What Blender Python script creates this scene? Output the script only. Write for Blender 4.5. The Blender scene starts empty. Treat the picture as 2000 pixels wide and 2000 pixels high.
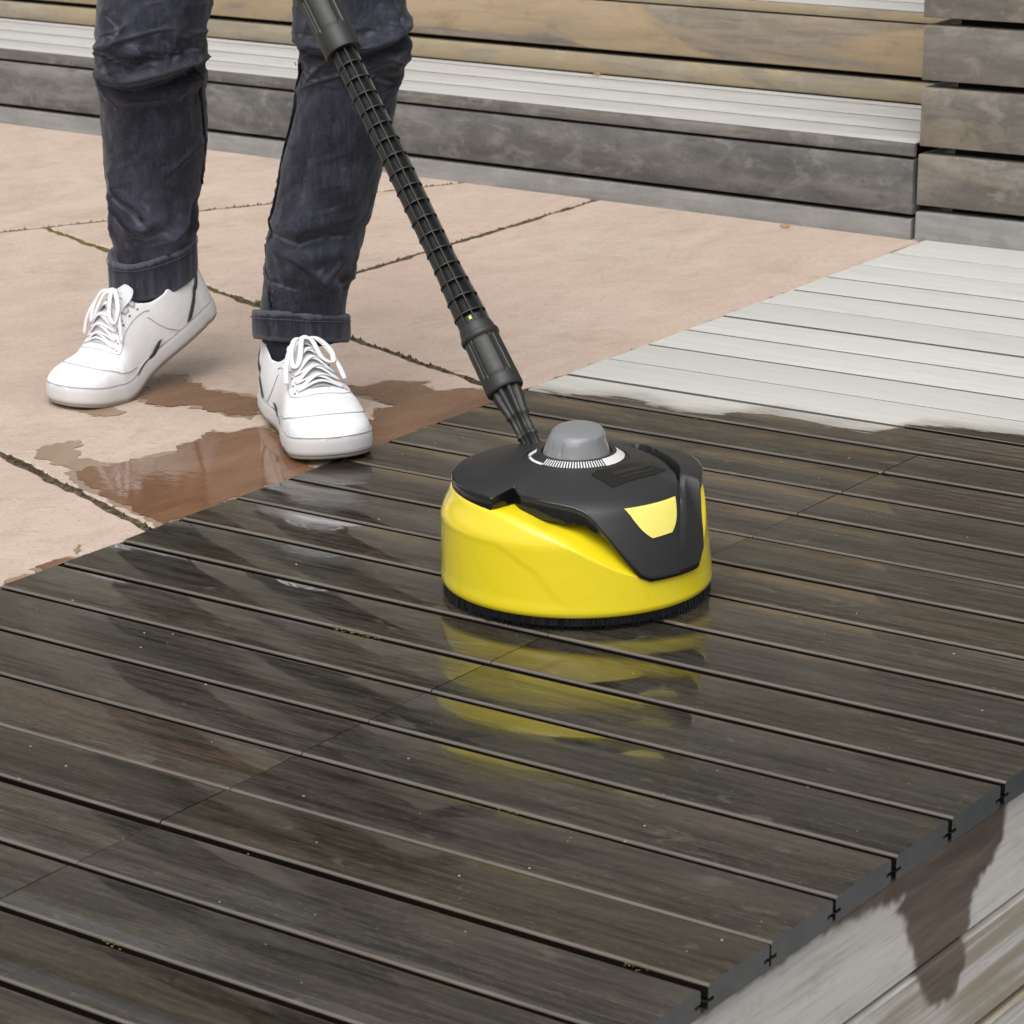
import bpy, math, random
import numpy as np
from mathutils import Matrix, Vector

random.seed(7)
rng = np.random.default_rng(7)
SC = bpy.context.scene
COL = SC.collection

# ------------------------------------------------------------------ camera
CAM = np.array([2.26833, -2.21656, 1.03045])
RIGHT = np.array([0.7727346, 0.6338615, -0.0331800])
DOWN = np.array([0.1973551, -0.2896196, -0.9365743])
FWD = np.array([-0.6032679, 0.7171751, -0.3488949])
cam_data = bpy.data.cameras.new("camera")
cam = bpy.data.objects.new("camera", cam_data)
COL.objects.link(cam)
m = Matrix(((RIGHT[0], -DOWN[0], -FWD[0], CAM[0]),
            (RIGHT[1], -DOWN[1], -FWD[1], CAM[1]),
            (RIGHT[2], -DOWN[2], -FWD[2], CAM[2]),
            (0, 0, 0, 1)))
cam.matrix_world = m
cam_data.sensor_width = 36.0
cam_data.lens = 103.0
cam_data.shift_x = 0.2307
cam_data.shift_y = 0.1805
cam_data.clip_start = 0.05
cam_data.clip_end = 500
cam_data.dof.use_dof = True
cam_data.dof.focus_distance = 3.45
cam_data.dof.aperture_fstop = 22
SC.camera = cam

# ------------------------------------------------------------------ light
SUN_EL, SUN_AZ = 60.0, -68.0      # elevation; azimuth of the sun in degrees from +x, counter-clockwise
world = bpy.data.worlds.new("World")
SC.world = world
world.use_nodes = True
wn = world.node_tree
wn.nodes.clear()
sky = wn.nodes.new("ShaderNodeTexSky")
sky.sky_type = 'NISHITA'
sky.sun_disc = False
sky.sun_elevation = math.radians(SUN_EL)
sky.sun_rotation = math.radians(90.0 - SUN_AZ)
sky.dust_density = 4.0
sky.air_density = 1.0
hs = wn.nodes.new("ShaderNodeHueSaturation")   # the even grey of an overcast sky
hs.inputs["Saturation"].default_value = 0.22
bg = wn.nodes.new("ShaderNodeBackground")
bg.inputs["Strength"].default_value = 0.13
wo = wn.nodes.new("ShaderNodeOutputWorld")
wn.links.new(sky.outputs[0], hs.inputs["Color"])
wn.links.new(hs.outputs[0], bg.inputs["Color"])
wn.links.new(bg.outputs[0], wo.inputs["Surface"])

sun_data = bpy.data.lights.new("sun", 'SUN')
sun_data.energy = 1.5
sun_data.angle = math.radians(70)
sun_data.color = (1.0, 0.965, 0.92)
sun = bpy.data.objects.new("sun", sun_data)
COL.objects.link(sun)
sd = Vector((math.cos(math.radians(SUN_AZ)) * math.cos(math.radians(SUN_EL)),
             math.sin(math.radians(SUN_AZ)) * math.cos(math.radians(SUN_EL)),
             math.sin(math.radians(SUN_EL))))
sun.rotation_euler = sd.to_track_quat('Z', 'Y').to_euler()
sun.location = (0, 0, 6)

SC.view_settings.view_transform = 'Standard'
SC.view_settings.look = 'None'
SC.view_settings.exposure = 0.47
SC.view_settings.gamma = 1.0
SC.view_settings.use_curve_mapping = False
SC.render.engine = 'CYCLES'
SC.cycles.max_bounces = 5
SC.cycles.diffuse_bounces = 3
SC.cycles.glossy_bounces = 3
SC.cycles.caustics_reflective = False
SC.cycles.caustics_refractive = False

# ------------------------------------------------------------------ helpers
F_PX = 5722.34 * 1932 / 2000
PPX, PPY = 538.633 * 1932 / 2000, 1361.075 * 1932 / 2000   # survey pixels (1932 wide) used to place the trouser legs

def ray(u, v):
    return RIGHT * ((u - PPX) / F_PX) + DOWN * ((v - PPY) / F_PX) + FWD

def on_z(u, v, z=0.0):
    d = ray(u, v)
    return CAM + d * ((z - CAM[2]) / d[2])

def on_vert(u, v, p, h):
    """point of pixel ray on the vertical plane through p with horizontal normal h"""
    d = ray(u, v)
    t = (h @ (np.array(p[:2]) - CAM[:2])) / (h @ d[:2])
    return CAM + d * t

def mesh(name, V, F, mat=None, parent=None, smooth=False, loc=None, auto=None):
    me = bpy.data.meshes.new(name)
    me.from_pydata([tuple(map(float, v)) for v in V], [], [tuple(f) for f in F])
    me.update()
    if mat is not None:
        me.materials.append(mat)
    if smooth:
        me.polygons.foreach_set("use_smooth", [True] * len(me.polygons))
        if auto is not None:
            me.set_sharp_from_angle(angle=math.radians(auto))
    ob = bpy.data.objects.new(name, me)
    COL.objects.link(ob)
    if loc is not None:
        ob.location = loc
    if parent is not None:
        ob.parent = parent
    return ob

def empty(name, loc=(0, 0, 0), rz=0.0):
    o = bpy.data.objects.new(name, None)
    o.empty_display_size = 0.1
    COL.objects.link(o)
    o.location = loc
    o.rotation_euler = (0, 0, rz)
    return o

def tag(o, label=None, cat=None, group=None, kind=None):
    if label: o["label"] = label
    if cat: o["category"] = cat
    if group: o["group"] = group
    if kind: o["kind"] = kind
    return o

class MB:
    """collects shapes into one mesh"""
    def __init__(self):
        self.V, self.F = [], []
    def add(self, V, F):
        n = len(self.V)
        self.V.extend([tuple(v) for v in V])
        self.F.extend([tuple(i + n for i in f) for f in F])
    def build(self, name, mat, parent=None, smooth=False, fn=None, auto=None, loc=None):
        V = self.V if fn is None else [fn(np.array(v)) for v in self.V]
        return mesh(name, V, self.F, mat, parent, smooth, loc, auto)

def grid_faces(nu, nv, closed_u=False, closed_v=False):
    F = []
    for i in range(nu if closed_u else nu - 1):
        for j in range(nv if closed_v else nv - 1):
            a = i * nv + j
            b = ((i + 1) % nu) * nv + j
            c = ((i + 1) % nu) * nv + (j + 1) % nv
            d = i * nv + (j + 1) % nv
            F.append((a, b, c, d))
    return F

def section_bar(prof, x0, x1, axis='x'):
    """extrude a closed 2D profile (list of (a,z)) from x0 to x1 along an axis"""
    n = len(prof)
    V = []
    for x in (x0, x1):
        for a, z in prof:
            V.append((x, a, z) if axis == 'x' else (a, x, z))
    F = []
    for i in range(n):
        j = (i + 1) % n
        f = (i, j, n + j, n + i)
        F.append(f if axis == 'y' else f[::-1])
    c0, c1 = tuple(range(n)), tuple(range(2 * n - 1, n - 1, -1))
    F.append(c0 if axis == 'x' else c0[::-1]); F.append(c1 if axis == 'x' else c1[::-1])
    return V, F

def round_rect(a0, a1, z0, z1, r, n=3):
    P = []
    for cx, cz, s in ((a1 - r, z1 - r, 0), (a0 + r, z1 - r, 90), (a0 + r, z0 + r, 180), (a1 - r, z0 + r, 270)):
        for k in range(n + 1):
            t = math.radians(s + 90 * k / n)
            P.append((cx + r * math.cos(t), cz + r * math.sin(t)))
    return P

def catmull(P, n):
    P = np.array(P, float)
    if len(P) < 3:
        return np.array([P[0] + (P[-1] - P[0]) * t for t in np.linspace(0, 1, n)])
    Q = np.vstack([2 * P[0] - P[1], P, 2 * P[-1] - P[-2]])
    out = []
    m_ = len(P) - 1
    for s in np.linspace(0, m_ - 1e-9, n):
        i = int(s); t = s - i
        p0, p1, p2, p3 = Q[i], Q[i + 1], Q[i + 2], Q[i + 3]
        out.append(0.5 * ((2 * p1) + (-p0 + p2) * t + (2 * p0 - 5 * p1 + 4 * p2 - p3) * t * t + (-p0 + 3 * p1 - 3 * p2 + p3) * t ** 3))
    return np.array(out)

def tube(path, r, seg=8, flat=1.0, up=None):
    """tube along a path; r scalar or list; flat squeezes it along the local normal"""
    P = np.array(path, float)
    n = len(P)
    R = np.full(n, r) if np.isscalar(r) else np.array(r, float)
    T = np.gradient(P, axis=0)
    T /= np.linalg.norm(T, axis=1)[:, None] + 1e-12
    ref = np.array(up if up is not None else (0, 0, 1.0), float)
    V = []
    for i in range(n):
        a = np.cross(T[i], ref)
        if np.linalg.norm(a) < 1e-4:
            a = np.cross(T[i], (1.0, 0, 0))
        a /= np.linalg.norm(a)
        b = np.cross(a, T[i])
        for k in range(seg):
            t = 2 * math.pi * k / seg
            V.append(P[i] + R[i] * (a * math.cos(t) + b * math.sin(t) * flat))
    F = grid_faces(n, seg, False, True)
    F.append(tuple(range(seg))); F.append(tuple(range(n * seg - 1, (n - 1) * seg - 1, -1)))
    return V, F

def lathe(prof, seg=48, a0=0.0, a1=2 * math.pi):
    V = []
    full = abs(a1 - a0 - 2 * math.pi) < 1e-6
    ns = seg if full else seg + 1
    for i in range(ns):
        t = a0 + (a1 - a0) * i / seg
        for r, z in prof:
            V.append((r * math.cos(t), r * math.sin(t), z))
    return V, grid_faces(ns, len(prof), full, False)

def smooth(x, a, b):
    t = np.clip((x - a) / (b - a), 0, 1)
    return t * t * (3 - 2 * t)

# value noise for geometry
_perm = rng.random((64, 64))
def vnoise(x, y):
    x = np.asarray(x, float); y = np.asarray(y, float)
    xi = np.floor(x).astype(int); yi = np.floor(y).astype(int)
    fx = x - xi; fy = y - yi
    fx = fx * fx * (3 - 2 * fx); fy = fy * fy * (3 - 2 * fy)
    g = lambda i, j: _perm[i % 64, j % 64]
    return (g(xi, yi) * (1 - fx) + g(xi + 1, yi) * fx) * (1 - fy) + (g(xi, yi + 1) * (1 - fx) + g(xi + 1, yi + 1) * fx) * fy

# ------------------------------------------------------------------ materials
class NT:
    def __init__(self, name):
        self.m = bpy.data.materials.new(name)
        self.m.use_nodes = True
        self.t = self.m.node_tree
        self.p = self.t.nodes["Principled BSDF"]
    def n(self, typ, **kw):
        nd = self.t.nodes.new("ShaderNode" + typ)
        for k, v in kw.items():
            setattr(nd, k, v)
        return nd
    def l(self, a, b):
        self.t.links.new(a, b)
    def set(self, sock, v):
        if hasattr(v, "is_output"):
            self.l(v, sock)
        else:
            sock.default_value = v
    def math(self, op, a, b=None, c=None, clamp=False):
        nd = self.n("Math", operation=op, use_clamp=clamp)
        self.set(nd.inputs[0], a)
        if b is not None: self.set(nd.inputs[1], b)
        if c is not None: self.set(nd.inputs[2], c)
        return nd.outputs[0]
    def vmath(self, op, a, b):
        nd = self.n("VectorMath", operation=op)
        self.set(nd.inputs[0], a); self.set(nd.inputs[1], b)
        return nd.outputs[0]
    def pos(self):
        return self.n("NewGeometry").outputs["Position"]
    def rnd(self):
        return self.n("ObjectInfo").outputs["Random"]
    def noise(self, vec, scale=1.0, detail=4.0, rough=0.55, dist=0.0):
        nd = self.n("TexNoise")
        self.l(vec, nd.inputs["Vector"])
        nd.inputs["Scale"].default_value = scale
        nd.inputs["Detail"].default_value = detail
        nd.inputs["Roughness"].default_value = rough
        nd.inputs["Distortion"].default_value = dist
        return nd.outputs["Fac"]
    def scaled(self, s, off=True):
        v = self.vmath('MULTIPLY', self.pos(), s)
        if off:
            r = self.rnd()
            cx = self.n("CombineXYZ")
            self.l(self.math('MULTIPLY', r, 61.0), cx.inputs[0])
            self.l(self.math('MULTIPLY', r, 37.0), cx.inputs[1])
            self.l(self.math('MULTIPLY', r, 83.0), cx.inputs[2])
            v = self.vmath('ADD', v, cx.outputs[0])
        return v
    def ramp(self, fac, stops, interp='LINEAR'):
        nd = self.n("ValToRGB")
        nd.color_ramp.interpolation = interp
        el = nd.color_ramp.elements
        while len(el) < len(stops):
            el.new(0.5)
        for e, (p, c) in zip(el, stops):
            e.position = p
            e.color = (*c, 1) if len(c) == 3 else c
        self.l(fac, nd.inputs[0])
        return nd.outputs[0]
    def step(self, fac, a, b):
        nd = self.n("MapRange", interpolation_type='SMOOTHSTEP')
        self.set(nd.inputs[0], fac)
        nd.inputs[1].default_value = a; nd.inputs[2].default_value = b
        nd.inputs[3].default_value = 0; nd.inputs[4].default_value = 1
        return nd.outputs[0]
    def lerp(self, fac, a, b):
        nd = self.n("MapRange")
        self.set(nd.inputs[0], fac)
        nd.inputs[1].default_value = 0; nd.inputs[2].default_value = 1
        self.set(nd.inputs[3], a); self.set(nd.inputs[4], b)
        return nd.outputs[0]
    def mix(self, fac, a, b, blend='MIX'):
        nd = self.n("Mix", data_type='RGBA', blend_type=blend)
        self.set(nd.inputs[0], fac)
        self.set(nd.inputs[6], a if hasattr(a, "is_output") else (*a, 1))
        self.set(nd.inputs[7], b if hasattr(b, "is_output") else (*b, 1))
        return nd.outputs[2]
    def bump(self, h, strength=0.3, dist=0.001):
        nd = self.n("Bump")
        self.l(h, nd.inputs["Height"])
        self.set(nd.inputs["Strength"], strength)
        nd.inputs["Distance"].default_value = dist
        self.l(nd.outputs[0], self.p.inputs["Normal"])
    def out(self, color=None, rough=None, spec=None, metal=None, coat=None, coat_rough=None, ior=None):
        I = self.p.inputs
        if color is not None: self.set(I["Base Color"], color if hasattr(color, "is_output") else (*color, 1))
        if rough is not None: self.set(I["Roughness"], rough)
        if spec is not None: self.set(I["Specular IOR Level"], spec)
        if metal is not None: self.set(I["Metallic"], metal)
        if coat is not None: self.set(I["Coat Weight"], coat)
        if coat_rough is not None: self.set(I["Coat Roughness"], coat_rough)
        if ior is not None: self.set(I["IOR"], ior)
        return self.m

def m_deck():
    t = NT("deck_wood")
    rnd = t.rnd()
    grain = t.noise(t.scaled((5, 110, 110)), 1, 5, 0.65, 0.4)
    fine = t.noise(t.scaled((30, 430, 430)), 1, 3, 0.7)
    blot = t.noise(t.scaled((4.5, 13, 13)), 1, 5, 0.6)
    sep = t.n("SeparateXYZ"); t.l(t.pos(), sep.inputs[0])
    x, y = sep.outputs[0], sep.outputs[1]
    # edge of the wet area: y as a function of x, broken up by noise drawn out along the grain
    fc = t.n("FloatCurve")
    cv = fc.mapping.curves[0]
    pts = [(0.0, 1.040), (0.06, 1.052), (0.14, 1.080), (0.20, 1.062), (0.28, 1.068), (0.34, 1.112), (0.41, 1.106), (0.51, 1.110), (0.525, 1.150), (0.60, 1.180), (0.70, 1.195), (1.2, 1.26)]
    while len(cv.points) < len(pts):
        cv.points.new(0.5, 0.5)
    for p, (a, b) in zip(cv.points, pts):
        p.location = (a / 1.2, b - 0.5)
    fc.mapping.update()
    t.l(t.math('DIVIDE', x, 1.2), fc.inputs["Value"])
    yb = t.math('ADD', fc.outputs[0], 0.5)
    wob = t.noise(t.vmath('MULTIPLY', t.pos(), (11, 50, 1)), 1, 5, 0.68, 0.5)
    d = t.math('SUBTRACT', yb, y)
    d = t.math('ADD', d, t.math('MULTIPLY', t.math('SUBTRACT', wob, 0.5), 0.085))
    wet = t.step(d, -0.005, 0.008)
    soft = t.step(d, -0.055, 0.0)
    # dry silver wood
    dry = t.ramp(grain, [(0.25, (0.42, 0.415, 0.395)), (0.5, (0.475, 0.47, 0.452)), (0.75, (0.53, 0.525, 0.51))])
    dry = t.mix(t.math('MULTIPLY', rnd, 0.55), dry, (0.39, 0.385, 0.35))
    dry = t.mix(t.math('MULTIPLY', t.step(fine, 0.55, 0.70), 0.35), dry, (0.27, 0.26, 0.235))
    dry = t.mix(t.math('MULTIPLY', t.step(blot, 0.60, 0.78), 0.5), dry, (0.28, 0.275, 0.235))
    dry = t.mix(t.math('MULTIPLY', soft, 0.7), dry, (0.22, 0.205, 0.17))
    # wet dark wood
    hue = t.mix(rnd, (0.048, 0.043, 0.031), (0.057, 0.043, 0.033))
    dk = t.mix(t.step(grain, 0.32, 0.68), (0.014, 0.0125, 0.0095), hue)
    dk = t.mix(t.math('MULTIPLY', t.step(blot, 0.48, 0.72), 0.7), dk, (0.066, 0.062, 0.047))
    dk = t.mix(t.math('MULTIPLY', t.step(t.noise(t.scaled((2.2, 26, 26)), 1, 3), 0.60, 0.75), 0.4), dk, (0.085, 0.055, 0.038))
    dk = t.mix(t.math('MULTIPLY', t.step(fine, 0.52, 0.66), 0.55), dk, (0.010, 0.009, 0.007))
    dk = t.mix(t.math('MULTIPLY', t.step(fine, 0.44, 0.34), 0.40), dk, (0.085, 0.079, 0.062))
    hsv = t.n("HueSaturation"); t.l(dk, hsv.inputs["Color"])
    r2 = t.math('FRACT', t.math('MULTIPLY', rnd, 7.31))
    t.l(t.lerp(r2, 0.78, 1.32), hsv.inputs["Value"]); t.l(t.lerp(t.math('FRACT', t.math('MULTIPLY', rnd, 13.7)), 0.8, 1.3), hsv.inputs["Saturation"])
    dk = hsv.outputs[0]
    kn = t.noise(t.scaled((18, 34, 34)), 1, 3, 0.5, 0.9)
    dk = t.mix(t.math('MULTIPLY', t.step(kn, 0.66, 0.76), 0.6), dk, (0.014, 0.010, 0.007))
    dk = t.mix(t.math('MULTIPLY', t.step(kn, 0.36, 0.27), 0.45), dk, (0.090, 0.088, 0.070))
    pit = t.noise(t.scaled((130, 260, 260)), 1, 2, 0.6)
    dk = t.mix(t.math('MULTIPLY', t.step(pit, 0.58, 0.68), 0.45), dk, (0.009, 0.008, 0.006))
    dk = t.mix(t.math('MULTIPLY', t.step(pit, 0.38, 0.30), 0.30), dk, (0.10, 0.094, 0.076))
    # paler rounded groove edges: some wear, plus edge highlights painted into the colour
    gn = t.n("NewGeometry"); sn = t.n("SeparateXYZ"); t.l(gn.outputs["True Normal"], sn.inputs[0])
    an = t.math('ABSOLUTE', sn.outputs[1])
    arris_glint = t.math('MULTIPLY', t.step(an, 0.12, 0.35), t.step(sn.outputs[2], 0.35, 0.65))
    gap_shade = t.math('MULTIPLY', t.step(an, 0.5, 0.85), t.step(sn.outputs[2], 0.62, 0.30))     # shade between the boards, painted dark on their sides
    worn = t.mix(t.noise(t.scaled((9, 30, 30)), 1, 3, 0.6), (0.085, 0.066, 0.050), (0.25, 0.213, 0.180))
    dk = t.mix(t.math('MULTIPLY', arris_glint, 0.7), dk, worn)
    dry = t.mix(t.math('MULTIPLY', gap_shade, 0.9), dry, (0.075, 0.070, 0.060))
    dk = t.mix(t.math('MULTIPLY', gap_shade, 0.92), dk, (0.005, 0.0042, 0.0032))
    col = t.mix(wet, dry, dk)
    end_sheen = t.math('MULTIPLY', t.step(sn.outputs[0], 0.5, 0.8), t.step(x, 1.0, 1.05))      # sky sheen of the wet plank ends, painted in as blue-grey
    col = t.mix(end_sheen, col, t.mix(t.noise(t.scaled((40, 40, 60)), 1, 3, 0.6), (0.058, 0.063, 0.068), (0.092, 0.098, 0.104)))
    film = t.step(t.noise(t.scaled((5, 14, 14)), 1, 4, 0.6, 0.6), 0.36, 0.60)
    rough = t.lerp(wet, 0.85, t.lerp(film, 0.26, 0.055))
    t.bump(t.math('ADD', grain, t.math('MULTIPLY', fine, 0.5)), t.lerp(wet, 0.5, t.lerp(film, 0.30, 0.012)), 0.0006)
    return t.out(col, rough, t.lerp(wet, 0.2, 0.5), coat=t.math('MULTIPLY', wet, t.lerp(film, 0.1, 0.45)), coat_rough=0.02, ior=1.40)

def m_board(name, a, b, c, patch=None, patch_amt=0.0, axis=0, rough=0.8, gr=(3.5, 55, 55), patch_scale=(1.6, 9, 9), patch_lo=0.46, mott=0.6, slat_shade=False):
    """weathered timber: three greys/browns along the grain, mottling, scuffs, optional worn patches of bare wood"""
    t = NT(name)
    g = gr if axis == 0 else (gr[1], gr[0], gr[2])
    grain = t.noise(t.scaled(g), 1, 5, 0.65, 0.5)
    blot = t.noise(t.scaled((16, 20, 26)), 1, 5, 0.7, 0.4)
    big = t.noise(t.scaled((5, 6, 9)), 1, 3, 0.55, 0.3)
    col = t.ramp(grain, [(0.28, a), (0.5, b), (0.72, c)])
    col = t.mix(t.math('MULTIPLY', t.step(big, 0.62, 0.36), mott * 0.7), col, a)
    if patch is not None:
        ps = t.noise(t.scaled(patch_scale), 1, 4, 0.5, 0.7)
        pm = t.math('MULTIPLY', t.step(ps, patch_lo, patch_lo + 0.07), patch_amt)
        pc = t.mix(t.step(grain, 0.35, 0.65), patch, tuple(q * 0.80 for q in patch))
        col = t.mix(pm, col, pc)
    col = t.mix(t.math('MULTIPLY', t.step(blot, 0.50, 0.66), mott), col, c)
    col = t.mix(t.math('MULTIPLY', t.step(blot, 0.46, 0.32), mott), col, a)
    sc = t.noise(t.scaled((26, 30, 60)), 1, 2, 0.5, 3.0)
    col = t.mix(t.math('MULTIPLY', t.step(sc, 0.60, 0.74), 0.14), col, tuple(min(1, q * 1.3) for q in c))
    v = t.math('MULTIPLY', t.math('SUBTRACT', t.rnd(), 0.5), 0.2)
    col = t.mix(t.math('ABSOLUTE', v), col, c)
    if slat_shade:     # slat sides coloured dark to stand for the shade between them
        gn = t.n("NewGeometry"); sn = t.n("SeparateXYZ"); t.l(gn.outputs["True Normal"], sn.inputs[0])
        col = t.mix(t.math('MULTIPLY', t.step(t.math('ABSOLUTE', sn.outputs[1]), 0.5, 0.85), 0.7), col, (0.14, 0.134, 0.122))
    t.bump(t.math('ADD', grain, t.math('MULTIPLY', blot, 0.4)), 0.5, 0.0012)
    return t.out(col, rough, 0.25)

def m_fascia():
    """pale weathered side board; the 'wet' attribute of the mesh marks the soaked run of water"""
    t = NT("fascia_wood")
    grain = t.noise(t.scaled((55, 3.5, 60)), 1, 6, 0.62, 0.5)
    blot = t.noise(t.scaled((9, 6, 13)), 1, 6, 0.65, 0.3)
    streak = t.noise(t.scaled((80, 1.6, 42)), 1, 3, 0.5, 0.3)
    mot = t.noise(t.scaled((60, 34, 60)), 1, 5, 0.7)
    col = t.ramp(grain, [(0.25, (0.42, 0.405, 0.385)), (0.5, (0.52, 0.51, 0.49)), (0.75, (0.57, 0.56, 0.545))])
    col = t.mix(t.math('MULTIPLY', t.step(blot, 0.50, 0.66), 0.5), col, (0.37, 0.35, 0.32))
    col = t.mix(t.math('MULTIPLY', t.step(mot, 0.52, 0.70), 0.35), col, (0.33, 0.315, 0.29))
    fl = t.noise(t.scaled((320, 7, 320)), 1, 4, 0.7)
    col = t.mix(t.math('MULTIPLY', t.step(fl, 0.52, 0.66), 0.45), col, (0.27, 0.255, 0.23))
    at = t.n("Attribute", attribute_name="tan")
    col = t.mix(t.math('MULTIPLY', at.outputs["Fac"], t.step(streak, 0.40, 0.58)), col, (0.24, 0.20, 0.14))
    wt = t.n("Attribute", attribute_name="wet").outputs["Fac"]
    dk = t.mix(t.step(grain, 0.3, 0.7), (0.062, 0.047, 0.039), (0.150, 0.120, 0.100))
    col = t.mix(wt, col, dk)
    t.bump(grain, 0.4, 0.0012)
    return t.out(col, t.lerp(wt, 0.8, 0.35), t.lerp(wt, 0.25, 0.5))

def m_stone():
    t = NT("sandstone")
    big = t.noise(t.scaled((1.5, 1.5, 1.5)), 1, 3, 0.5)
    lay = t.noise(t.scaled((9, 5, 5)), 1, 5, 0.7, 0.8)
    fine = t.noise(t.scaled((170, 170, 170)), 1, 3, 0.65)
    col = t.ramp(lay, [(0.28, (0.365, 0.285, 0.228)), (0.5, (0.440, 0.350, 0.287)), (0.72, (0.490, 0.405, 0.340))])
    col = t.mix(t.math('MULTIPLY', t.step(big, 0.42, 0.68), 0.45), col, (0.465, 0.345, 0.288))
    # short dark flecks and streaks of the bedding
    rot = t.n("VectorRotate"); t.l(t.scaled((1, 1, 1)), rot.inputs["Vector"]); rot.inputs["Angle"].default_value = math.radians(-38)
    fl = t.noise(t.vmath('MULTIPLY', rot.outputs[0], (22, 60, 20)), 1, 4, 0.7)
    col = t.mix(t.math('MULTIPLY', t.step(fl, 0.56, 0.70), 0.45), col, (0.30, 0.235, 0.180))
    col = t.mix(t.math('MULTIPLY', t.step(fl, 0.42, 0.32), 0.35), col, (0.54, 0.46, 0.39))
    stn = t.noise(t.scaled((11, 6, 9)), 1, 4, 0.65)
    col = t.mix(t.math('MULTIPLY', t.step(stn, 0.56, 0.72), 0.32), col, (0.31, 0.245, 0.19))
    col = t.mix(t.math('MULTIPLY', t.step(fine, 0.56, 0.66), 0.42), col, (0.26, 0.20, 0.155))
    t.bump(t.math('ADD', t.math('MULTIPLY', lay, 2.5), t.math('ADD', fine, fl)), 0.5, 0.0016)
    return t.out(col, 0.78, 0.28)

def m_wetstone():
    t = NT("wet_sandstone")
    lay = t.noise(t.scaled((14, 6, 9), False), 1, 6, 0.65, 0.5)
    fine = t.noise(t.scaled((60, 30, 60), False), 1, 3, 0.6)
    rip = t.noise(t.scaled((38, 70, 40), False), 1, 2, 0.5, 0.6)
    col = t.ramp(lay, [(0.25, (0.105, 0.052, 0.026)), (0.5, (0.165, 0.085, 0.045)), (0.75, (0.22, 0.122, 0.070))])
    col = t.mix(t.math('MULTIPLY', t.step(fine, 0.6, 0.75), 0.3), col, (0.09, 0.05, 0.028))
    t.bump(rip, 0.12, 0.0016)
    return t.out(col, 0.06, 0.45, ior=1.36)

def m_damp():
    t = NT("damp_sandstone")
    lay = t.noise(t.scaled((14, 6, 9), False), 1, 6, 0.65, 0.5)
    col = t.ramp(lay, [(0.25, (0.215, 0.145, 0.095)), (0.75, (0.31, 0.225, 0.165))])
    return t.out(col, 0.35, 0.4)

def m_joint():
    t = NT("joint_soil")
    a = t.noise(t.scaled((90, 90, 90), False), 1, 5, 0.65)
    b = t.noise(t.scaled((6, 6, 6), False), 1, 3, 0.5)
    sep = t.n("SeparateXYZ"); t.l(t.pos(), sep.inputs[0])
    col = t.ramp(a, [(0.3, (0.020, 0.014, 0.009)), (0.5, (0.075, 0.056, 0.036)), (0.7, (0.17, 0.135, 0.095))])
    mossy = t.math('MULTIPLY', t.step(sep.outputs[0], -0.55, -1.0), t.step(b, 0.25, 0.5))
    col = t.mix(mossy, col, t.mix(a, (0.060, 0.050, 0.012), (0.18, 0.15, 0.045)))
    t.bump(a, 1.0, 0.004)
    return t.out(col, 0.95, 0.1)

def m_plain(name, color, rough=0.5, spec=0.5, var=0.0, scale=60, bump=0.0, coat=None, coat_rough=0.05, bdist=0.0004, sheen=None):
    t = NT(name)
    n_ = t.noise(t.scaled((scale, scale, scale)), 1, 4, 0.6)
    c = t.mix(n_, tuple(q * (1 - var) for q in color), tuple(min(1, q * (1 + var)) for q in color))
    r = t.lerp(t.noise(t.scaled((scale * .5,) * 3), 1, 3), max(0.02, rough * 0.8), min(1, rough * 1.2))
    if bump:
        t.bump(n_, bump, bdist)
    m_ = t.out(c, r, spec, coat=coat, coat_rough=coat_rough if coat else None)
    if sheen:
        t.p.inputs["Sheen Weight"].default_value = sheen
    return m_

def m_denim(name="denim", edge=0.8):
    t = NT(name)
    fade = t.noise(t.scaled((11, 11, 7)), 1, 5, 0.6)
    weave = t.noise(t.scaled((900, 900, 420)), 1, 2, 0.5)
    slub = t.noise(t.scaled((220, 220, 26)), 1, 3, 0.6)
    mid = t.noise(t.scaled((75, 75, 30)), 1, 4, 0.7)
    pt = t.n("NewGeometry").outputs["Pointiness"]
    col = t.ramp(fade, [(0.30, (0.0075, 0.0078, 0.0120)), (0.52, (0.0175, 0.0183, 0.0290)), (0.74, (0.056, 0.059, 0.088))])
    col = t.mix(t.math('MULTIPLY', t.step(mid, 0.50, 0.70), 0.40), col, (0.060, 0.063, 0.090))
    col = t.mix(t.math('MULTIPLY', t.step(mid, 0.46, 0.32), 0.40), col, (0.0075, 0.0078, 0.0115))
    col = t.mix(t.math('MULTIPLY', t.step(slub, 0.48, 0.70), 0.42), col, (0.046, 0.048, 0.068))
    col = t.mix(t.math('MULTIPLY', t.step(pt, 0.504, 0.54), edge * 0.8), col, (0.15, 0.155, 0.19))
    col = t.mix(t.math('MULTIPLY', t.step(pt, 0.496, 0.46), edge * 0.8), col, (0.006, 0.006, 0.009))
    col = t.mix(t.math('MULTIPLY', t.step(weave, 0.52, 0.68), 0.32), col, (0.070, 0.073, 0.096))
    t.bump(t.math('ADD', weave, t.math('MULTIPLY', slub, 0.8)), 0.5, 0.0008)
    m_ = t.out(col, 0.85, 0.2)
    t.p.inputs["Sheen Weight"].default_value = 0.15
    return m_

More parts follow.
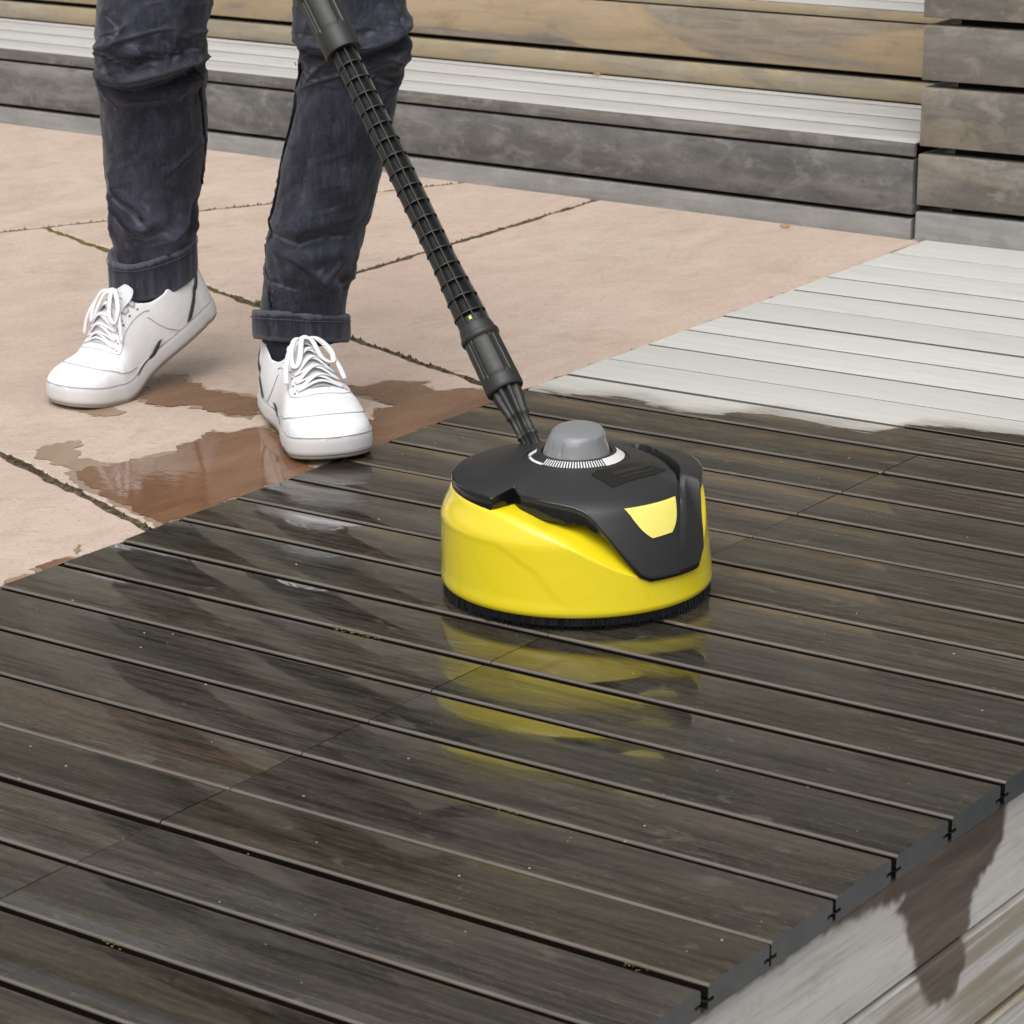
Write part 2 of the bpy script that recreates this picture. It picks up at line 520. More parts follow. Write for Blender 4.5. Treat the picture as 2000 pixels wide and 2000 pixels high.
M = dict(
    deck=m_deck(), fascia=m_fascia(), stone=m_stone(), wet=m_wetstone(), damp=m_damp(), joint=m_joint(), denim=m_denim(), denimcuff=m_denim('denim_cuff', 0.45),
    riser=m_board("riser_wood", (0.080, 0.078, 0.075), (0.135, 0.131, 0.126), (0.215, 0.210, 0.200), gr=(5, 24, 24)),
    low=m_board("kerb_board_wood", (0.16, 0.157, 0.150), (0.215, 0.211, 0.202), (0.285, 0.28, 0.268)),
    nosing=m_board("nosing_wood", (0.085, 0.080, 0.072), (0.150, 0.142, 0.130), (0.235, 0.222, 0.205), gr=(4, 80, 80)),
    seat=m_board("seat_wood", (0.34, 0.335, 0.315), (0.41, 0.402, 0.385), (0.46, 0.45, 0.435), gr=(3, 26, 26), mott=0.3, slat_shade=True),
    back=m_board("back_wood", (0.150, 0.130, 0.104), (0.240, 0.205, 0.160), (0.320, 0.280, 0.225), (0.400, 0.298, 0.185), 0.9, patch_scale=(1.5, 3, 7.5), patch_lo=0.40, mott=0.35),
    backlow=m_board("lower_back_wood", (0.20, 0.175, 0.135), (0.285, 0.245, 0.180), (0.36, 0.315, 0.240), (0.37, 0.29, 0.175), 0.7, patch_scale=(3, 6, 12), mott=0.4),
    block=m_board("block_wood", (0.105, 0.094, 0.080), (0.165, 0.149, 0.128), (0.250, 0.230, 0.203), (0.27, 0.225, 0.155), 0.45, patch_scale=(4, 6, 8), patch_lo=0.52, gr=(7, 36, 36), mott=0.6),
    wall=m_plain("added_wall_render", (0.205, 0.192, 0.172), 0.9, 0.15, 0.35, 3, 0.5, bdist=0.004),
    dark=m_plain("under_deck_dark", (0.02, 0.018, 0.015), 0.9, 0.1, 0.4),
    ground=m_plain("ground_gravel", (0.17, 0.155, 0.135), 0.9, 0.15, 0.4, 40, 0.8, bdist=0.01),
    yellow=m_plain("yellow_plastic", (0.74, 0.60, 0.012), 0.2, 0.5, 0.02, 9, 0, coat=0.6, coat_rough=0.05),
    panel=m_plain("yellow_insert", (0.80, 0.70, 0.16), 0.32, 0.5, 0.02, 9),
    black=m_plain("black_plastic", (0.019, 0.019, 0.020), 0.42, 0.45, 0.10, 700, 0.15, bdist=0.0002),
    gloss=m_plain("gloss_black_plastic", (0.005, 0.005, 0.005), 0.09, 0.5, 0.1, 20),
    lance=m_plain("lance_plastic", (0.018, 0.0185, 0.0175), 0.45, 0.45, 0.12, 400, 0.2, bdist=0.0002),
    core=m_plain("lance_core", (0.004, 0.004, 0.004), 0.6, 0.3, 0.1),
    knob=m_plain("grey_plastic", (0.175, 0.18, 0.188), 0.2, 0.5, 0.03, 30),
    white=m_plain("white_print", (0.58, 0.58, 0.57), 0.5, 0.4, 0.02),
    sticker=m_plain("sticker_black", (0.007, 0.007, 0.0055), 0.2, 0.5, 0.1, 200),
    smudge=m_plain("sticker_print", (0.016, 0.0155, 0.013), 0.3, 0.5, 0.3, 500),
    bristle=m_plain("bristle_black", (0.008, 0.008, 0.010), 0.5, 0.4, 0.3, 300),
    leather=m_plain("white_leather", (0.71, 0.71, 0.725), 0.45, 0.35, 0.04, 120, 0.5, bdist=0.0012),
    rubber=m_plain("white_rubber", (0.58, 0.57, 0.57), 0.55, 0.35, 0.05, 30),
    outsole=m_plain("outsole_rubber", (0.30, 0.27, 0.22), 0.7, 0.3, 0.15, 60),
    lace=m_plain("white_cotton", (0.70, 0.70, 0.715), 0.85, 0.2, 0.04, 900, 0.6, bdist=0.0006),
    tongue=m_plain("tongue_fabric", (0.58, 0.58, 0.61), 0.8, 0.2, 0.04, 500, 0.4),
    navy=m_plain("navy_leather", (0.035, 0.04, 0.052), 0.5, 0.4, 0.1, 200),
    seam=m_plain("grey_seam", (0.40, 0.40, 0.42), 0.7, 0.2, 0.05),
    hole=m_plain("eyelet_dark", (0.06, 0.06, 0.065), 0.6, 0.3, 0.1),
    sock=m_plain("dark_sock", (0.012, 0.013, 0.02), 0.9, 0.2, 0.2, 500, 0.5),
    stitch=m_plain("denim_stitch", (0.085, 0.09, 0.11), 0.8, 0.2, 0.2, 300),
    denimdark=m_plain("denim_seam", (0.012, 0.0125, 0.018), 0.85, 0.2, 0.4, 500, 0.6),
    leaf=m_plain("dry_leaf", (0.45, 0.22, 0.06), 0.6, 0.3, 0.25, 200, 0.4),
    fleck=m_plain("pale_fleck", (0.34, 0.30, 0.22), 0.8, 0.2, 0.5, 300),
    moss=m_plain("moss", (0.125, 0.108, 0.042), 0.9, 0.1, 0.6, 300, 0.6),
)

# ================================================================== THE SETTING
P = 0.1044                      # plank pitch
XJ, XR = 0.6050, 1.1825         # butt joint and outer end of the deck
OFF = {-5: -1.88, -4: 3.52, -3: 0.39, -2: 1.2, -1: 0.41, 0: -0.07, 1: -1.5, 2: -2.69, 3: -1.18, 4: 1.29, 5: 1.53, 6: -0.12, 7: -0.89, 8: 2.32, 9: 2.42, 10: -1.3, 11: -2.35, 12: -2.32, 13: -1.28, 14: -0.93, 15: -0.74, 16: 0.96, 17: -0.84, 18: 0.52, 19: 1.55, 20: 1.96}
GAP = {-5: 10, -4: 12.5, -3: 3.5, -2: 7.5, -1: 10, 0: 10, 1: 10.5, 2: 10}
BEV = 0.0035

tag(mesh("ground", [(-60, -60, -0.47), (60, -60, -0.47), (60, 60, -0.47), (-60, 60, -0.47)], [(0, 1, 2, 3)], M['ground']), kind='structure')

# ---- deck of grooved planks
deck = tag(empty("deck", (0, 0, 0)), kind='structure')

def plank_profile(a0, a1, th=0.024, r=0.0042):
    P_ = []
    for k in range(5):
        t = math.radians(90 * k / 4); P_.append((a1 - r + r * math.cos(t), -r + r * math.sin(t)))
    for k in range(5):
        t = math.radians(90 + 90 * k / 4); P_.append((a0 + r + r * math.cos(t), -r + r * math.sin(t)))
    g0, g1, gd = -0.0125, -0.0160, 0.0085          # slot for the hidden clips
    P_ += [(a0, g0), (a0 + gd, g0), (a0 + gd, g1), (a0, g1), (a0, -th + 0.002), (a0 + 0.002, -th)]
    P_ += [(a1 - 0.002, -th), (a1, -th + 0.002), (a1, g1), (a1 - gd, g1), (a1 - gd, g0), (a1, g0)]
    return P_

def gy(k):
    return k * P + OFF.get(k, 0) * 1e-3

def gw(k):
    return GAP.get(k, 10 + 2 * (vnoise(k * 3.3, 1.7) - 0.5) * 2 if k < 11 else 6.5 + 2.5 * vnoise(k * 3.3, 5.7)) * 0.87e-3

K0, K1 = -13, 20
for k in range(K0, K1 + 1):
    y0 = gy(k) + gw(k) / 2
    y1 = gy(k + 1) - gw(k + 1) / 2 if k < K1 else 2.255
    yc = (y0 + y1) / 2
    tilt = (random.random() - 0.5) * math.radians(1.1 if k < 11 else 0.5)
    dz = (random.random() - 0.5) * 0.0012
    xs = [(0.0, XJ - 0.0006), (XJ + 0.0006, XR)] if k <= 9 else [(0.0, XR)]
    if k >= 17:
        xs = [(0.0, 2.4)]
    elif k >= 8:
        xs = [(xs[0][0], xs[0][1])] + ([(XJ + 0.0006, 1.9)] if k <= 9 else [])
        if k > 9: xs = [(0.0, 2.2)]
    for (a, b) in xs:
        V, F = section_bar(plank_profile(y0 - yc, y1 - yc, r=0.0036 if k < 11 else 0.0016), a, b + (random.random() - 0.5) * 0.0012)
        tl = tilt + (random.random() - 0.5) * math.radians(0.35)
        V = [(x, yy * math.cos(tl) - zz * math.sin(tl), yy * math.sin(tl) + zz * math.cos(tl)) for x, yy, zz in V]
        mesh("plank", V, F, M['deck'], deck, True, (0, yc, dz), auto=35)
# dark void and bearers below the planks
mesh("bearer", *section_bar(round_rect(0.02, 0.07, -0.12, -0.030, 0.003), -1.4, 2.2, 'y'), M['dark'], deck)
mesh("bearer", *section_bar(round_rect(0.56, 0.65, -0.12, -0.030, 0.003), -1.4, 2.2, 'y'), M['dark'], deck)
mesh("bearer", *section_bar(round_rect(1.09, 1.14, -0.12, -0.030, 0.003), -1.4, 2.2, 'y'), M['dark'], deck)
mesh("underlay", [(0.0, -1.5, -0.13), (1.15, -1.5, -0.13), (1.15, 2.25, -0.13), (0.0, 2.25, -0.13)], [(0, 1, 2, 3)], M['dark'], deck)
mesh("underlay", [(1.15, 0.75, -0.125), (2.4, 0.75, -0.125), (2.4, 2.25, -0.125), (1.15, 2.25, -0.125)], [(0, 1, 2, 3)], M['dark'], deck)

# ---- side boards of the deck, with the soaked run
fascia = tag(empty("deck_fascia", (1.17, 0, 0)), "pale weathered side boards under the plank ends with a dark wet run", "cladding")
STAIN = np.array([(0.137, -0.020), (0.137, -0.048), (0.132, -0.069), (0.1, -0.089), (0.078, -0.099), (0.074, -0.111), (0.071, -0.142), (0.072, -0.178), (0.052, -0.196), (0.022, -0.199), (0.002, -0.184), (-0.026, -0.138), (-0.045, -0.106), (-0.056, -0.080), (-0.073, -0.066), (-0.06, -0.058), (-0.122, -0.044), (-0.20, -0.036), (-0.45, -0.032), (-0.45, -0.015)])
def poly_sdf(x, y, P_):
    x = np.asarray(x, float); y = np.asarray(y, float)
    d = np.full(x.shape, 1e9); inside = np.zeros(x.shape, bool)
    n = len(P_)
    for i in range(n):
        x1, y1 = P_[i]; x2, y2 = P_[(i + 1) % n]
        ex, ey = x2 - x1, y2 - y1
        t = np.clip(((x - x1) * ex + (y - y1) * ey) / (ex * ex + ey * ey + 1e-12), 0, 1)
        d = np.minimum(d, np.hypot(x - x1 - t * ex, y - y1 - t * ey))
        c = ((y1 > y) != (y2 > y)) & (x < (x2 - x1) * (y - y1) / (y2 - y1 + 1e-15) + x1)
        inside ^= c
    return np.where(inside, -d, d)
for bi, (z0, z1) in enumerate(((-0.1430, -0.0290), (-0.2520, -0.1475), (-0.3600, -0.2565), (-0.4690, -0.3645))):
    ys = np.concatenate([np.linspace(-1.4, -0.5, 10), np.arange(-0.49, 0.32, 0.003), np.linspace(0.33, 0.75, 6)])
    zz = np.concatenate([[z0, z0], np.linspace(z0 + 0.004, z1 - 0.004, 36), [z1, z1]])
    xx = np.concatenate([[-0.03, -0.004], np.zeros(36), [-0.004, -0.03]]) - (0.0 if bi != 1 else 0.002)
    V = []; wetv = []
    for yy in ys:
        V += [(x_, yy, z_) for x_, z_ in zip(xx, zz)]
    Va = np.array(V)
    n_ = (vnoise(Va[:, 1] * 70, Va[:, 2] * 60) - 0.5) * 0.008 + (vnoise(Va[:, 1] * 150, Va[:, 2] * 190) - 0.5) * 0.005
    sdf = poly_sdf(Va[:, 1], Va[:, 2], STAIN) + n_
    wetv = 1 - smooth(sdf, -0.004, 0.007)
    ob = mesh("side_board", V, grid_faces(len(ys), len(zz)), M['fascia'], fascia, True, auto=40)
    a = ob.data.attributes.new("wet", 'FLOAT', 'POINT'); a.data.foreach_set("value", wetv.astype(np.float32))
    a = ob.data.attributes.new("tan", 'FLOAT', 'POINT'); a.data.foreach_set("value", np.full(len(V), (0.0, 0.75, 1.0, 0.8)[bi], np.float32))

# ---- sandstone paving
paving = tag(empty("paving", (0, 0, 0)), kind='structure')
ZP = -0.003
def inset_poly(P_, d):
    P_ = np.array(P_, float); n = len(P_); out = []
    for i in range(n):
        p0, p1, p2 = P_[i - 1], P_[i], P_[(i + 1) % n]
        e1 = (p1 - p0) / np.linalg.norm(p1 - p0); e2 = (p2 - p1) / np.linalg.norm(p2 - p1)
        n1 = np.array([-e1[1], e1[0]]); n2 = np.array([-e2[1], e2[0]])
        b = n1 + n2; b /= (b @ n1 + 1e-9)
        out.append(p1 + b * d)
    return np.array(out)
def rough_outline(P_, step, amp, seed):
    out = []; n = len(P_); r = np.random.default_rng(seed)
    for i in range(n):
        p, q_ = np.array(P_[i]), np.array(P_[(i + 1) % n]); L = np.linalg.norm(q_ - p); k = max(1, int(L / step))
        nn = np.array([-(q_ - p)[1], (q_ - p)[0]]) / L
        ph = r.random() * 50
        for j in range(k):
            t = j / k
            w = amp * ((vnoise(ph + t * L * 45, 3.1) - 0.5) * 1.4 + (vnoise(ph + t * L * 160, 9.1) - 0.5) * 1.2) if j else 0
            out.append(p + (q_ - p) * t + nn * w)
    return np.array(out)
A_ = (-1.400, 1.545); B_ = (-0.680, 1.268); J41 = (-1.758, 0.919); XE = -0.0025
SLABS = [
    [(-7.0, -1.4), (-3.08, -1.4), J41, A_, (-0.938, 2.36), (-7.0, 2.9)],
    [A_, B_, (-0.68, 2.36), (-0.938, 2.36)],
    [B_, (XE, 1.020), (XE, 2.36), (-0.68, 2.36)],
    [J41, (XE, 0.267), (XE, 1.020), B_, A_],
    [(-3.08, -1.4), (XE, -1.4), (XE, 0.267), J41],
]
for i, sl in enumerate(SLABS):
    o = rough_outline(inset_poly(sl, 0.0075), 0.012, 0.0050, 11 + i)
    o[:, 0] = np.minimum(o[:, 0], XE)
    o2 = inset_poly(sl, 0.0095); o2 = rough_outline(o2, 0.012, 0.0045, 11 + i)
    n = len(o)
    # keep the two rings in step
    inner = []
    c = o.mean(0)
    for p in o:
        d = c - p; d /= np.linalg.norm(d); inner.append(p + d * 0.004)
    inner = np.array(inner); inner[:, 0] = np.where(o[:, 0] >= XE - 1e-6, XE, inner[:, 0])
    V = [(p[0], p[1], -0.05) for p in o] + [(p[0], p[1], ZP - 0.0020) for p in o] + [(p[0], p[1], ZP) for p in inner]
    F = []
    for a in range(2):
        for j in range(n):
            F.append((a * n + j, a * n + (j + 1) % n, (a + 1) * n + (j + 1) % n, (a + 1) * n + j))
    F.append(tuple(range(2 * n, 3 * n)))
    mesh("paving_slab", V, F, M['stone'], paving)
mesh("joint_bed", [(-7, -1.4, ZP - 0.0022), (XE, -1.4, ZP - 0.0022), (XE, 2.4, ZP - 0.0022), (-7, 2.9, ZP - 0.0022)], [(0, 1, 2, 3)], M['joint'], paving)
mesh("joint_bed", [(-7, -1.4, -0.46), (-7, -1.4, ZP - 0.008), (XE, -1.4, ZP - 0.008), (XE, -1.4, -0.46)], [(0, 1, 2, 3)], M['joint'], paving)

# crumbs of soil and moss standing in the joints
mb = MB(); mm = MB(); rj = random.Random(5)
for (p, q_, moss_from) in ((A_, B_, -0.95), (B_, (0, 1.02), -9), (A_, J41, 9), (A_, (-0.938, 2.36), -1.25), (B_, (-0.68, 2.3), -9), (J41, (0, 0.267), -9)):
    p = np.array(p); q_ = np.array(q_); L = np.linalg.norm(q_ - p)
    for j in range(int(L / 0.0045)):
        t = rj.random(); c = p + (q_ - p) * t + np.array([rj.uniform(-.004, .004), rj.uniform(-.004, .004)])
        r = rj.uniform(0.0018, 0.0042)
        V, F = [], []
        for a in range(5):
            V.append((c[0] + r * math.cos(a * 1.2566) * rj.uniform(.7, 1.2), c[1] + r * math.sin(a * 1.2566) * rj.uniform(.7, 1.2), ZP - 0.0030))
        V.append((c[0], c[1], ZP - 0.0030 + r * rj.uniform(0.9, 1.9)))
        F = [(a, (a + 1) % 5, 5) for a in range(5)]
        (mm if c[0] < moss_from and rj.random() < .8 else mb).add(V, F)
tag(mb.build("joint_crumbs", M['joint'], paving), kind='stuff')
tag(mm.build("joint_moss", M['moss'], paving), kind='stuff')

# ---- puddles: thin sheets of water-darkened stone
from mathutils.geometry import delaunay_2d_cdt
def puddle(P_, mat, amp=0.010, step=0.004, z=0.0012, seed=1, fringe=True):
    P_ = np.array(P_)
    if fringe and mat is M['wet']:       # damp rim soaking into the stone round the standing water
        ar = sum(P_[i - 1][0] * P_[i][1] - P_[i][0] * P_[i - 1][1] for i in range(len(P_)))
        c0 = P_.mean(0)
        g = P_ + (P_ - c0) / (np.linalg.norm(P_ - c0, axis=1)[:, None] + 1e-9) * 0.009
        puddle(g, M['damp'], amp * 0.9, step, 0.0006, seed + 40, False)
    o = rough_outline(np.array(P_), step, amp, seed)
    o[:, 0] = np.minimum(o[:, 0], XE - 0.0005)
    n = len(o)
    gx, gy_ = np.meshgrid(np.arange(o[:, 0].min(), o[:, 0].max(), .008), np.arange(o[:, 1].min(), o[:, 1].max(), .008))
    sd_ = poly_sdf(gx.ravel(), gy_.ravel(), o)
    inner = np.stack([gx.ravel(), gy_.ravel()], 1)[sd_ < -0.004]
    pts = [Vector((float(a_), float(b_))) for a_, b_ in list(o) + list(inner)]
    v, e, f, *_ = delaunay_2d_cdt(pts, [], [list(range(n))], 1, 1e-6)
    F = [tuple(q) for q in f]
    Fv = []
    for q in F:
        (x0, y0), (x1, y1), (x2, y2) = v[q[0]], v[q[1]], v[q[2]]
        Fv.append(q if (x1 - x0) * (y2 - y0) - (y1 - y0) * (x2 - x0) > 0 else q[::-1])
    ob = mesh("puddle", [(p[0], p[1], ZP + z) for p in v], Fv, mat)
    return tag(ob, kind='structure')
puddle([(-0.235, 0.640), (-0.216, 0.612), (-0.222, 0.576), (-0.205, 0.544), (-0.222, 0.505), (-0.235, 0.458), (-0.262, 0.398), (-0.213, 0.370), (-0.167, 0.350), (-0.052, 0.305), (-0.003, 0.286), (-0.003, 0.58), (-0.05, 0.60), (-0.178, 0.708), (-0.201, 0.682), (-0.207, 0.652)], M['wet'], 0.009, seed=2)
puddle([(-0.473, 0.781), (-0.431, 0.722), (-0.388, 0.713), (-0.349, 0.738), (-0.266, 0.722), (-0.238, 0.728), (-0.25, 0.80), (-0.309, 0.812), (-0.389, 0.810), (-0.444, 0.838), (-0.463, 0.862), (-0.488, 0.834)], M['wet'], 0.013, seed=3)
puddle([(-0.231, 0.935), (-0.206, 0.909), (-0.15, 0.893), (-0.101, 0.887), (-0.12, 0.861), (-0.104, 0.839), (-0.075, 0.800), (-0.101, 0.795), (-0.12, 0.75), (-0.05, 0.70), (-0.003, 0.64), (-0.003, 1.0), (-0.03, 1.014), (-0.069, 1.018), (-0.09, 0.990), (-0.105, 0.966), (-0.142, 0.991), (-0.151, 1.01), (-0.2, 0.979), (-0.208, 0.938)], M['wet'], 0.009, seed=4)
puddle([(-0.355, 0.432), (-0.317, 0.425), (-0.262, 0.408), (-0.224, 0.413), (-0.239, 0.465), (-0.25, 0.448), (-0.303, 0.455), (-0.34, 0.505), (-0.359, 0.516), (-0.374, 0.474)], M['damp'], 0.012, z=0.0008, seed=5)
puddle([(-0.020, 0.080), (-0.003, 0.075), (-0.003, 0.130), (-0.017, 0.120)], M['wet'], 0.005, seed=6)
puddle([(-0.029, 0.154), (-0.013, 0.143), (-0.019, 0.158), (-0.040, 0.174)], M['damp'], 0.004, seed=7)
puddle([(-0.012, 0.02), (-0.003, 0.015), (-0.003, 0.06), (-0.014, 0.055)], M['damp'], 0.004, seed=9)
puddle([(-0.46, 0.625), (-0.42, 0.62), (-0.40, 0.655), (-0.43, 0.668)], M['damp'], 0.012, z=0.0008, seed=8)

# ---- stepped timber bench
BA = math.radians(-3.1)
BX, BY = -0.028, 2.209
bench = tag(empty("stepped_bench", (BX, BY, 0), BA), "long stepped timber bench with silver slatted seat and brown worn backrest boards", "bench")
def bench_board(y0, y1, z0, z1, mat, x0=-6.0, x1=0.0, r=0.0032, name="board"):
    return mesh(name, *section_bar(round_rect(y0, y1, z0, z1, r, 2), x0, x1), mat, bench, True, auto=35)
RISE, DEPTH = 0.1625, 0.341
for s in range(5):
    yb, zb = s * DEPTH, s * RISE
    low = M['low'] if s == 0 else M['backlow']
    mid = M['riser'] if s == 0 else M['back']
    if s == 0:
        bench_board(yb, yb + 0.03, zb - 0.06, zb + 0.0315, low)
        bench_board(yb, yb + 0.03, zb + 0.0395, zb + 0.1305, mid)
        bench_board(yb + 0.0010, yb + 0.0090, zb + 0.1365, zb + 0.1572, M['nosing'], name="nosing", r=0.001)
    else:
        bench_board(yb, yb + 0.03, zb - 0.0025, zb + 0.0345, low)
        bench_board(yb, yb + 0.03, zb + 0.0445, zb + 0.1362, mid)
        bench_board(yb + 0.0010, yb + 0.0090, zb + 0.1395, zb + 0.1572, M['backlow'], name="nosing", r=0.001)
    slats = [(0.0015, 0.0930), (0.1020, 0.1965), (0.2060, 0.3000), (0.3090, 0.3380)]
    for a_, b_ in slats:
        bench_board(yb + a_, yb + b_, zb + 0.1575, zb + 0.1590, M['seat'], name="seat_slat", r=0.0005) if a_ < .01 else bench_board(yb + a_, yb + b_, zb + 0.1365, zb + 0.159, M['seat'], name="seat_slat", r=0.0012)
    mesh("backing", [(-6, yb + 0.034, zb - 0.1), (-0.002, yb + 0.034, zb - 0.1), (-0.002, yb + 0.034, zb + 0.13), (-6, yb + 0.034, zb + 0.13),
                     (-6, yb + 0.345, zb + 0.13), (-0.002, yb + 0.345, zb + 0.13)], [(0, 1, 2, 3), (3, 2, 5, 4)], M['dark'], bench)

# ---- stack of heavy boards right of the bench
block = tag(empty("timber_block", (-0.0215, 2.211, 0)), "tall stack of grey brown timber boards at the end of the bench", "timber wall")
ZB = [(-0.06, 0.0450), (0.0560, 0.1410), (0.1545, 0.2510), (0.2630, 0.3520), (0.3650, 0.4560), (0.4690, 0.5600), (0.5730, 0.6640), (0.6770, 0.7680)]
for z0, z1 in ZB:
    mesh("board", *section_bar(round_rect(random.uniform(-.0015, .0015), 0.035, z0, z1, 0.0032, 2), random.uniform(0.0, 0.002), 3.2), M['block'] if z0 > 0 else M['low'], block, True, auto=35)
    mesh("board", *section_bar(round_rect(0.0, 0.03, z0, z1, 0.0032, 2), 0.04, 1.7, 'y'), M['block'], block, True, auto=35)
mesh("backing", [(0.045, 0.045, -0.05), (3.2, 0.045, -0.05), (3.2, 0.045, 0.76), (0.045, 0.045, 0.76)], [(0, 1, 2, 3)], M['dark'], block)

# ---- added wall, out of frame, so the wet boards mirror less bright sky
wall = mesh("added_wall", *section_bar(round_rect(0.0, 0.25, -1.3, 3.3, 0.02, 2), -7.0, 4.5), M['wall'], None, False, (BX, BY + 5 * DEPTH + 0.02, 0.82))
wall.rotation_euler = (0, 0, BA)
tag(wall, "high grey brown wall added out of view behind the bench to darken reflections", "wall")

# ---- fallen leaves
def leaf(p, L, rz, label):
    V = []
    for i in range(9):
        t = i / 8; w = 0.32 * L * math.sin(math.pi * t) ** 0.8
        for sgn in (-1, 0, 1):
            V.append((L * (t - .5), sgn * w, 0.12 * L * abs(sgn) + 0.12 * L * math.sin(t * 3)))
    o = mesh("fallen_leaf", V, grid_faces(9, 3), M['leaf'], None, True, p)
    o.rotation_euler = (0, 0, rz)
    return tag(o, label, "leaf", "fallen leaves")
pl = on_z(1481, 428, ZP + .002); leaf(tuple(pl), 0.018, 0.3, "small dry leaf on the paving against the foot of the bench")
ps = on_z(1125, 142, 0.161); leaf(tuple(ps), 0.018, 0.2, "small orange leaf lying on the bench seat slats")

# ---- crumbs washed onto the boards and caught in the grooves
mb = MB(); mg = MB(); rf = random.Random(21)
def flake(B, x, y, z, r):
    a0 = rf.random() * 6.28; n = 5
    V = [(x + r * rf.uniform(.5, 1.3) * math.cos(a0 + k * 1.2566), y + r * rf.uniform(.4, 1.0) * math.sin(a0 + k * 1.2566), z) for k in range(n)] + [(x, y, z + r * .5)]
    B.add(V, [(k, (k + 1) % n, n) for k in range(n)])
for _ in range(110):
    x, y = rf.uniform(0.05, 1.16), rf.uniform(-0.6, 1.0)
    if math.hypot(x - .545, y - .355) < .16: continue
    flake(mb, x, y, 0.0012, rf.choice((.0006, .0008, .001, .0016)))
for k in range(-6, 11):
    for _ in range(rf.choice((0, 0, 1, 1, 2))):
        x0 = rf.uniform(0.0, 1.15); L_ = rf.uniform(.01, .06)
        for j in range(int(L_ / .0022)):
            flake(mg, x0 + rf.uniform(0, L_), gy(k) + gw(k) / 2 + rf.uniform(-.005, .0015), -0.0035 + rf.uniform(-.002, .0035), rf.uniform(.0008, .0020))
tag(mb.build("washed_crumbs", M['fleck'], deck), kind='stuff')
tag(mg.build("groove_moss", M['moss'], deck), kind='stuff')

# ================================================================== PATIO CLEANER
CX, CY, CR = 0.545, 0.355, math.radians(33.8)
pc = tag(empty("patio_cleaner", (CX, CY, 0), CR), "yellow and black round patio cleaner head on a black lance standing on the wet deck", "patio cleaner")
dcos = lambda d: math.cos(math.radians(d))
dsin = lambda d: math.sin(math.radians(d))

# ---- yellow housing: bottom rim, wall, sweeping crease, upper slope
ZC = np.array([(-180, .1235), (-164, .1235), (-145, .1225), (-125, .1195), (-101, .1035), (-90, .090), (-79, .0735), (-68, .0600), (-57, .0515), (-45, .0475), (-34, .0490), (-22, .0600), (-12, .082), (-4, .105), (10, .122), (40, .124), (70, .118), (100, .110), (130, .120), (160, .1235), (180, .1235)])
zc_f = lambda d: float(np.interp(((d + 180) % 360) - 180, ZC[:, 0], ZC[:, 1]))
def zc_s(d):   # smoothed
    return sum(zc_f(d + k) for k in (-9, -6, -3, 0, 3, 6, 9)) / 7
def wall_r(z, d):
    right = 0.5 + 0.5 * dcos(d)
    left_r = 0.1490 - 0.0125 * float(smooth(z, 0.088, 0.128))
    right_r = 0.1492 - 0.115 * max(0, z - 0.020)
    return left_r * (1 - right) + right_r * right
NPH = 240
V = []; NV = None
for i in range(NPH):
    d = -180 + 360 * i / NPH
    zc = zc_s(d)
    prof = [(0.1415, 0.0150), (0.1465, 0.0152), (0.1486, 0.0172), (0.1491, 0.0215)]
    for t in np.linspace(0.05, 0.97, 34):
        z = 0.0215 + (zc - 0.0215) * t
        zf = float(np.interp(d, [-180, -125, -108, -92, -80], [.089, .090, .066, .020, .0]))
        prof.append((wall_r(z, d) - 0.0006 * float(smooth(zf - z, -0.0015, 0.0020)) * float(smooth(z, .022, .034)) * float(smooth(-d, 60, 95)), z))
    rc = wall_r(zc, d)
    prof += [(rc - 0.0003, zc - 0.0006), (rc - 0.0012, zc + 0.0004), (rc - 0.0030, zc + 0.0016)]
    zi = max(zc + 0.004, 0.110)
    for t in (0.2, 0.45, 0.7, 1.0):
        rr = (rc - 0.003) * (1 - t) + 0.088 * t
        bulge = t
        prof.append((rr, zc + 0.0016 + (zi - zc - 0.0016) * bulge))
    NV = len(prof)
    V += [(r * dcos(d), r * dsin(d), z) for r, z in prof]
mesh("housing", V, grid_faces(NPH, NV, True, False), M['yellow'], pc, True, auto=40)

# ---- black cover: a polar sheet cut to its arms, with slot and rib on the right arm
TE = np.array([(-180, 1), (-131.5, 1), (-129, .295), (-115, .305), (-100, .345), (-92, .385), (-86, .46), (-78, .63), (-63, .925), (-58, .962), (-44, .968), (-31, .972), (-26.5, .90), (-17, 1), (0, 1), (48, 1), (52, .35), (75, .25), (118, .25), (126, .35), (130, 1), (180, 1)])
te_f = lambda d: float(np.interp(d, TE[:, 0], TE[:, 1]))
BP = np.array([(.057, .1505), (.09, .1428), (.115, .1340), (.1265, .1255), (.1365, .103), (.1450, .0765), (.1515, .050)])
FP = np.array([(.057, .1505), (.09, .1455), (.108, .1418), (.117, .1400), (.124, .1382), (.130, .1362), (.1345, .1342)])
def smooth_prof(Q, t):
    s = t * 6
    def at(s):
        s = min(max(s, 0), 6); i = min(int(s), 5); f = s - i
        return Q[i] * (1 - f) + Q[i + 1] * f
    return (at(s - .35) + at(s - .18) + 2 * at(s) + at(s + .18) + at(s + .35)) / 6 if 0 < s < 5.6 else at(s)
def wB(d):
    return float(smooth(d, -131, -121) * (1 - smooth(d, -27, -16)))
SLOT = np.array([(.062, .062), (.0795, .040), (.0935, .0175), (.1020, -.002), (.1070, -.020), (.1090, -.040), (.1100, -.06), (.1100, -.078), (.1095, -.094)])
